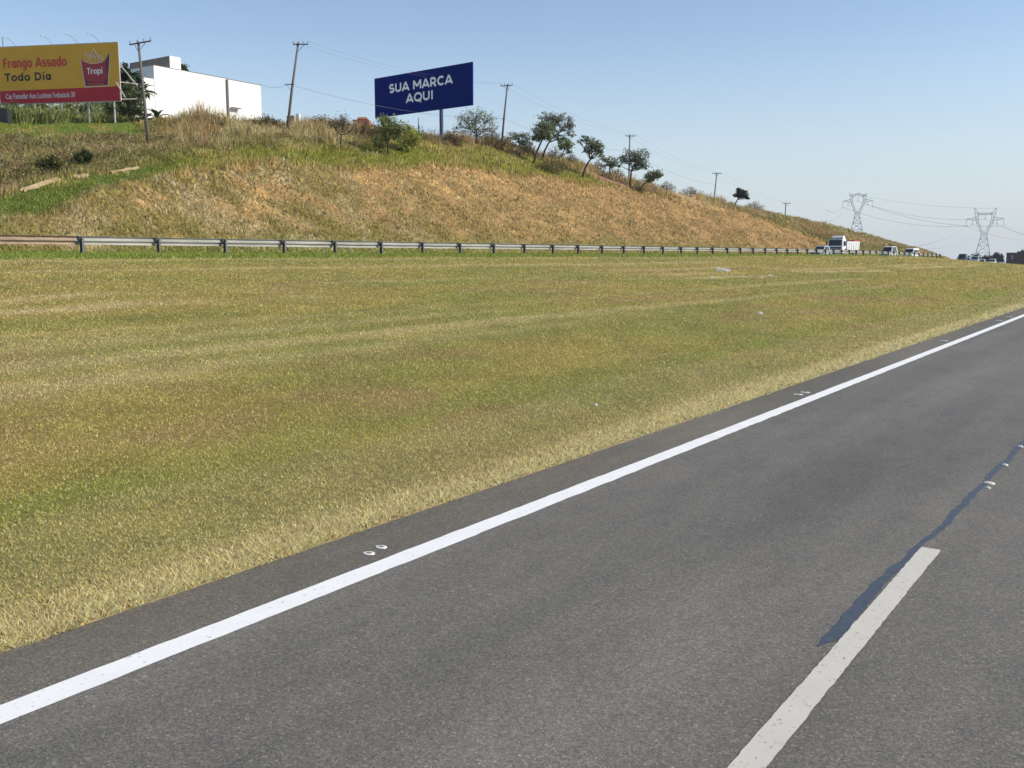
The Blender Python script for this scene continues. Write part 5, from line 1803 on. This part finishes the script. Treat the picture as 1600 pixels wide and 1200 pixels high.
stud(577, 874.5, .058, M['stud'], 'left white stud of the nearest pair above the solid edge line')
stud(596, 864, .058, M['stud'], 'right white stud of the nearest pair above the solid edge line')
stud(1247, 620.5, .09, M['stud'], 'left pale stud of the middle pair beside the solid edge line')
stud(1258, 617.5, .09, M['stud'], 'right pale stud of the middle pair beside the solid edge line')
stud(1475, 534.5, .12, M['stud'], 'single pale stud beside the edge line far up the road')
stud(1561, 502.5, .14, M['stud'], 'left stud of the farthest pair beside the edge line')
stud(1577, 497, .14, M['stud'], 'right stud of the farthest pair beside the edge line')
stud(1545, 764, .065, M['stud_cream'], 'thick cream stud on the dark sealed crack', False)
stud(1543, 771.5, .03, M['stud'], 'small white chip just in front of the cream stud', False)
stud(1569.5, 735, .04, M['stud'], 'small white stud right of the dark sealed crack', False)
stud(1593.5, 705.5, .04, M['stud'], 'small pale stud by the sealed crack at the right picture edge', False)


def litter(u, v, wpx, hpx, label, name='litter', cat='litter', shape='blob', up=.05):
    p = ground_at(u, v); z = (p - EYEV) @ FW; k = z / FPX
    root = bpy.data.objects.new(name, None)
    mb = MB(); n, mrows = 12, 5
    w = wpx * k / 2; dep = max(w * .6, .03); h = max(hpx * k * .8, .03)
    for i in range(mrows):
        a = i / (mrows - 1) * math.pi / 2
        for j in range(n):
            t = 2 * math.pi * j / n; q = 1 + random.uniform(-.28, .28)
            x = w * math.cos(a) * math.cos(t) * q; y = dep * math.cos(a) * math.sin(t) * q
            mb.v.append((x, y, h * math.sin(a) * random.uniform(.7, 1.2) + .01))
    for i in range(mrows - 1):
        mb.f += [(i * n + j, i * n + (j + 1) % n, (i + 1) * n + (j + 1) % n, (i + 1) * n + j) for j in range(n)]
    bpy.data.objects.remove(root)
    o = mb.build(name, M['paper']); o.location = (p[0], p[1], p[2] + .01 + .0006 * z); o.rotation_euler = (0, 0, YAW)
    tag(o, label, cat, 'litter lying on the mown field')
    return o


def bag():
    p = ground_at(1131, 427); k = ((p - EYEV) @ FW) / FPX
    mb = MB(); nx, ny = 16, 6
    for i in range(nx):
        t = i / (nx - 1)
        # a flattened bag with a long tail bent down to the right
        cx = (-9 + 19 * t) * k; cz = (2.6 - 6.5 * max(0, t - .45) ** 1.15) * k * 0 + .06
        cy = (4.2 * (1 - t) - 2.2) * k * 3.0
        wd = (1.9 - 1.0 * t) * k * 3.2 * math.sin(math.pi * min(1, .15 + .8 * t)) ** .5
        for j in range(ny):
            q = j / (ny - 1) * 2 - 1
            mb.v.append((cx, cy + wd * q, cz + .06 + (1 - q * q) * (.24 * (1 - t * .6)) + random.uniform(0, .05)))
    mb.f = [(i * ny + j, i * ny + j + 1, (i + 1) * ny + j + 1, (i + 1) * ny + j) for i in range(nx - 1) for j in range(ny - 1)]
    o = mb.build('plastic_bag', M['paper']); o.location = p; o.rotation_euler = (0, 0, YAW)
    tag(o, 'largest white scrap on the field, a long torn plastic bag', 'bag', 'litter lying on the mown field')


bag()
litter(1187.5, 492.5, 8, 5, 'crumpled white paper ball on the middle of the field')
litter(931, 636, 6, 4, 'small white scrap in the near grass close to the road edge')
litter(1112, 434.5, 6, 2, 'flat pale scrap just left of and below the torn plastic bag')
litter(1203, 432, 7, 2, 'flat pale strip right of the torn plastic bag')
litter(1190, 436, 3, 4, 'tiny bent pale scrap between the bag and the pale strip')
litter(1277, 407, 3, 2.5, 'tiny scrap right below the silver-blue hatchback')
litter(1306, 406.5, 5, 2, 'tiny scrap below the tipper truck cab')
litter(1346, 414, 3, 2, 'tiny scrap on the field below the truck tail')
litter(1374, 408, 4, 2, 'tiny scrap on the field below the white off-road car')
litter(1407, 404.5, 3, 2.5, 'tiny scrap between the off-road car and the small van')
litter(1565, 422.5, 3, 2.5, 'tiny scrap on the field below the farthest white car')
litter(1485, 453, 3, 2, 'tiny scrap far up the field beside a mowing stripe')
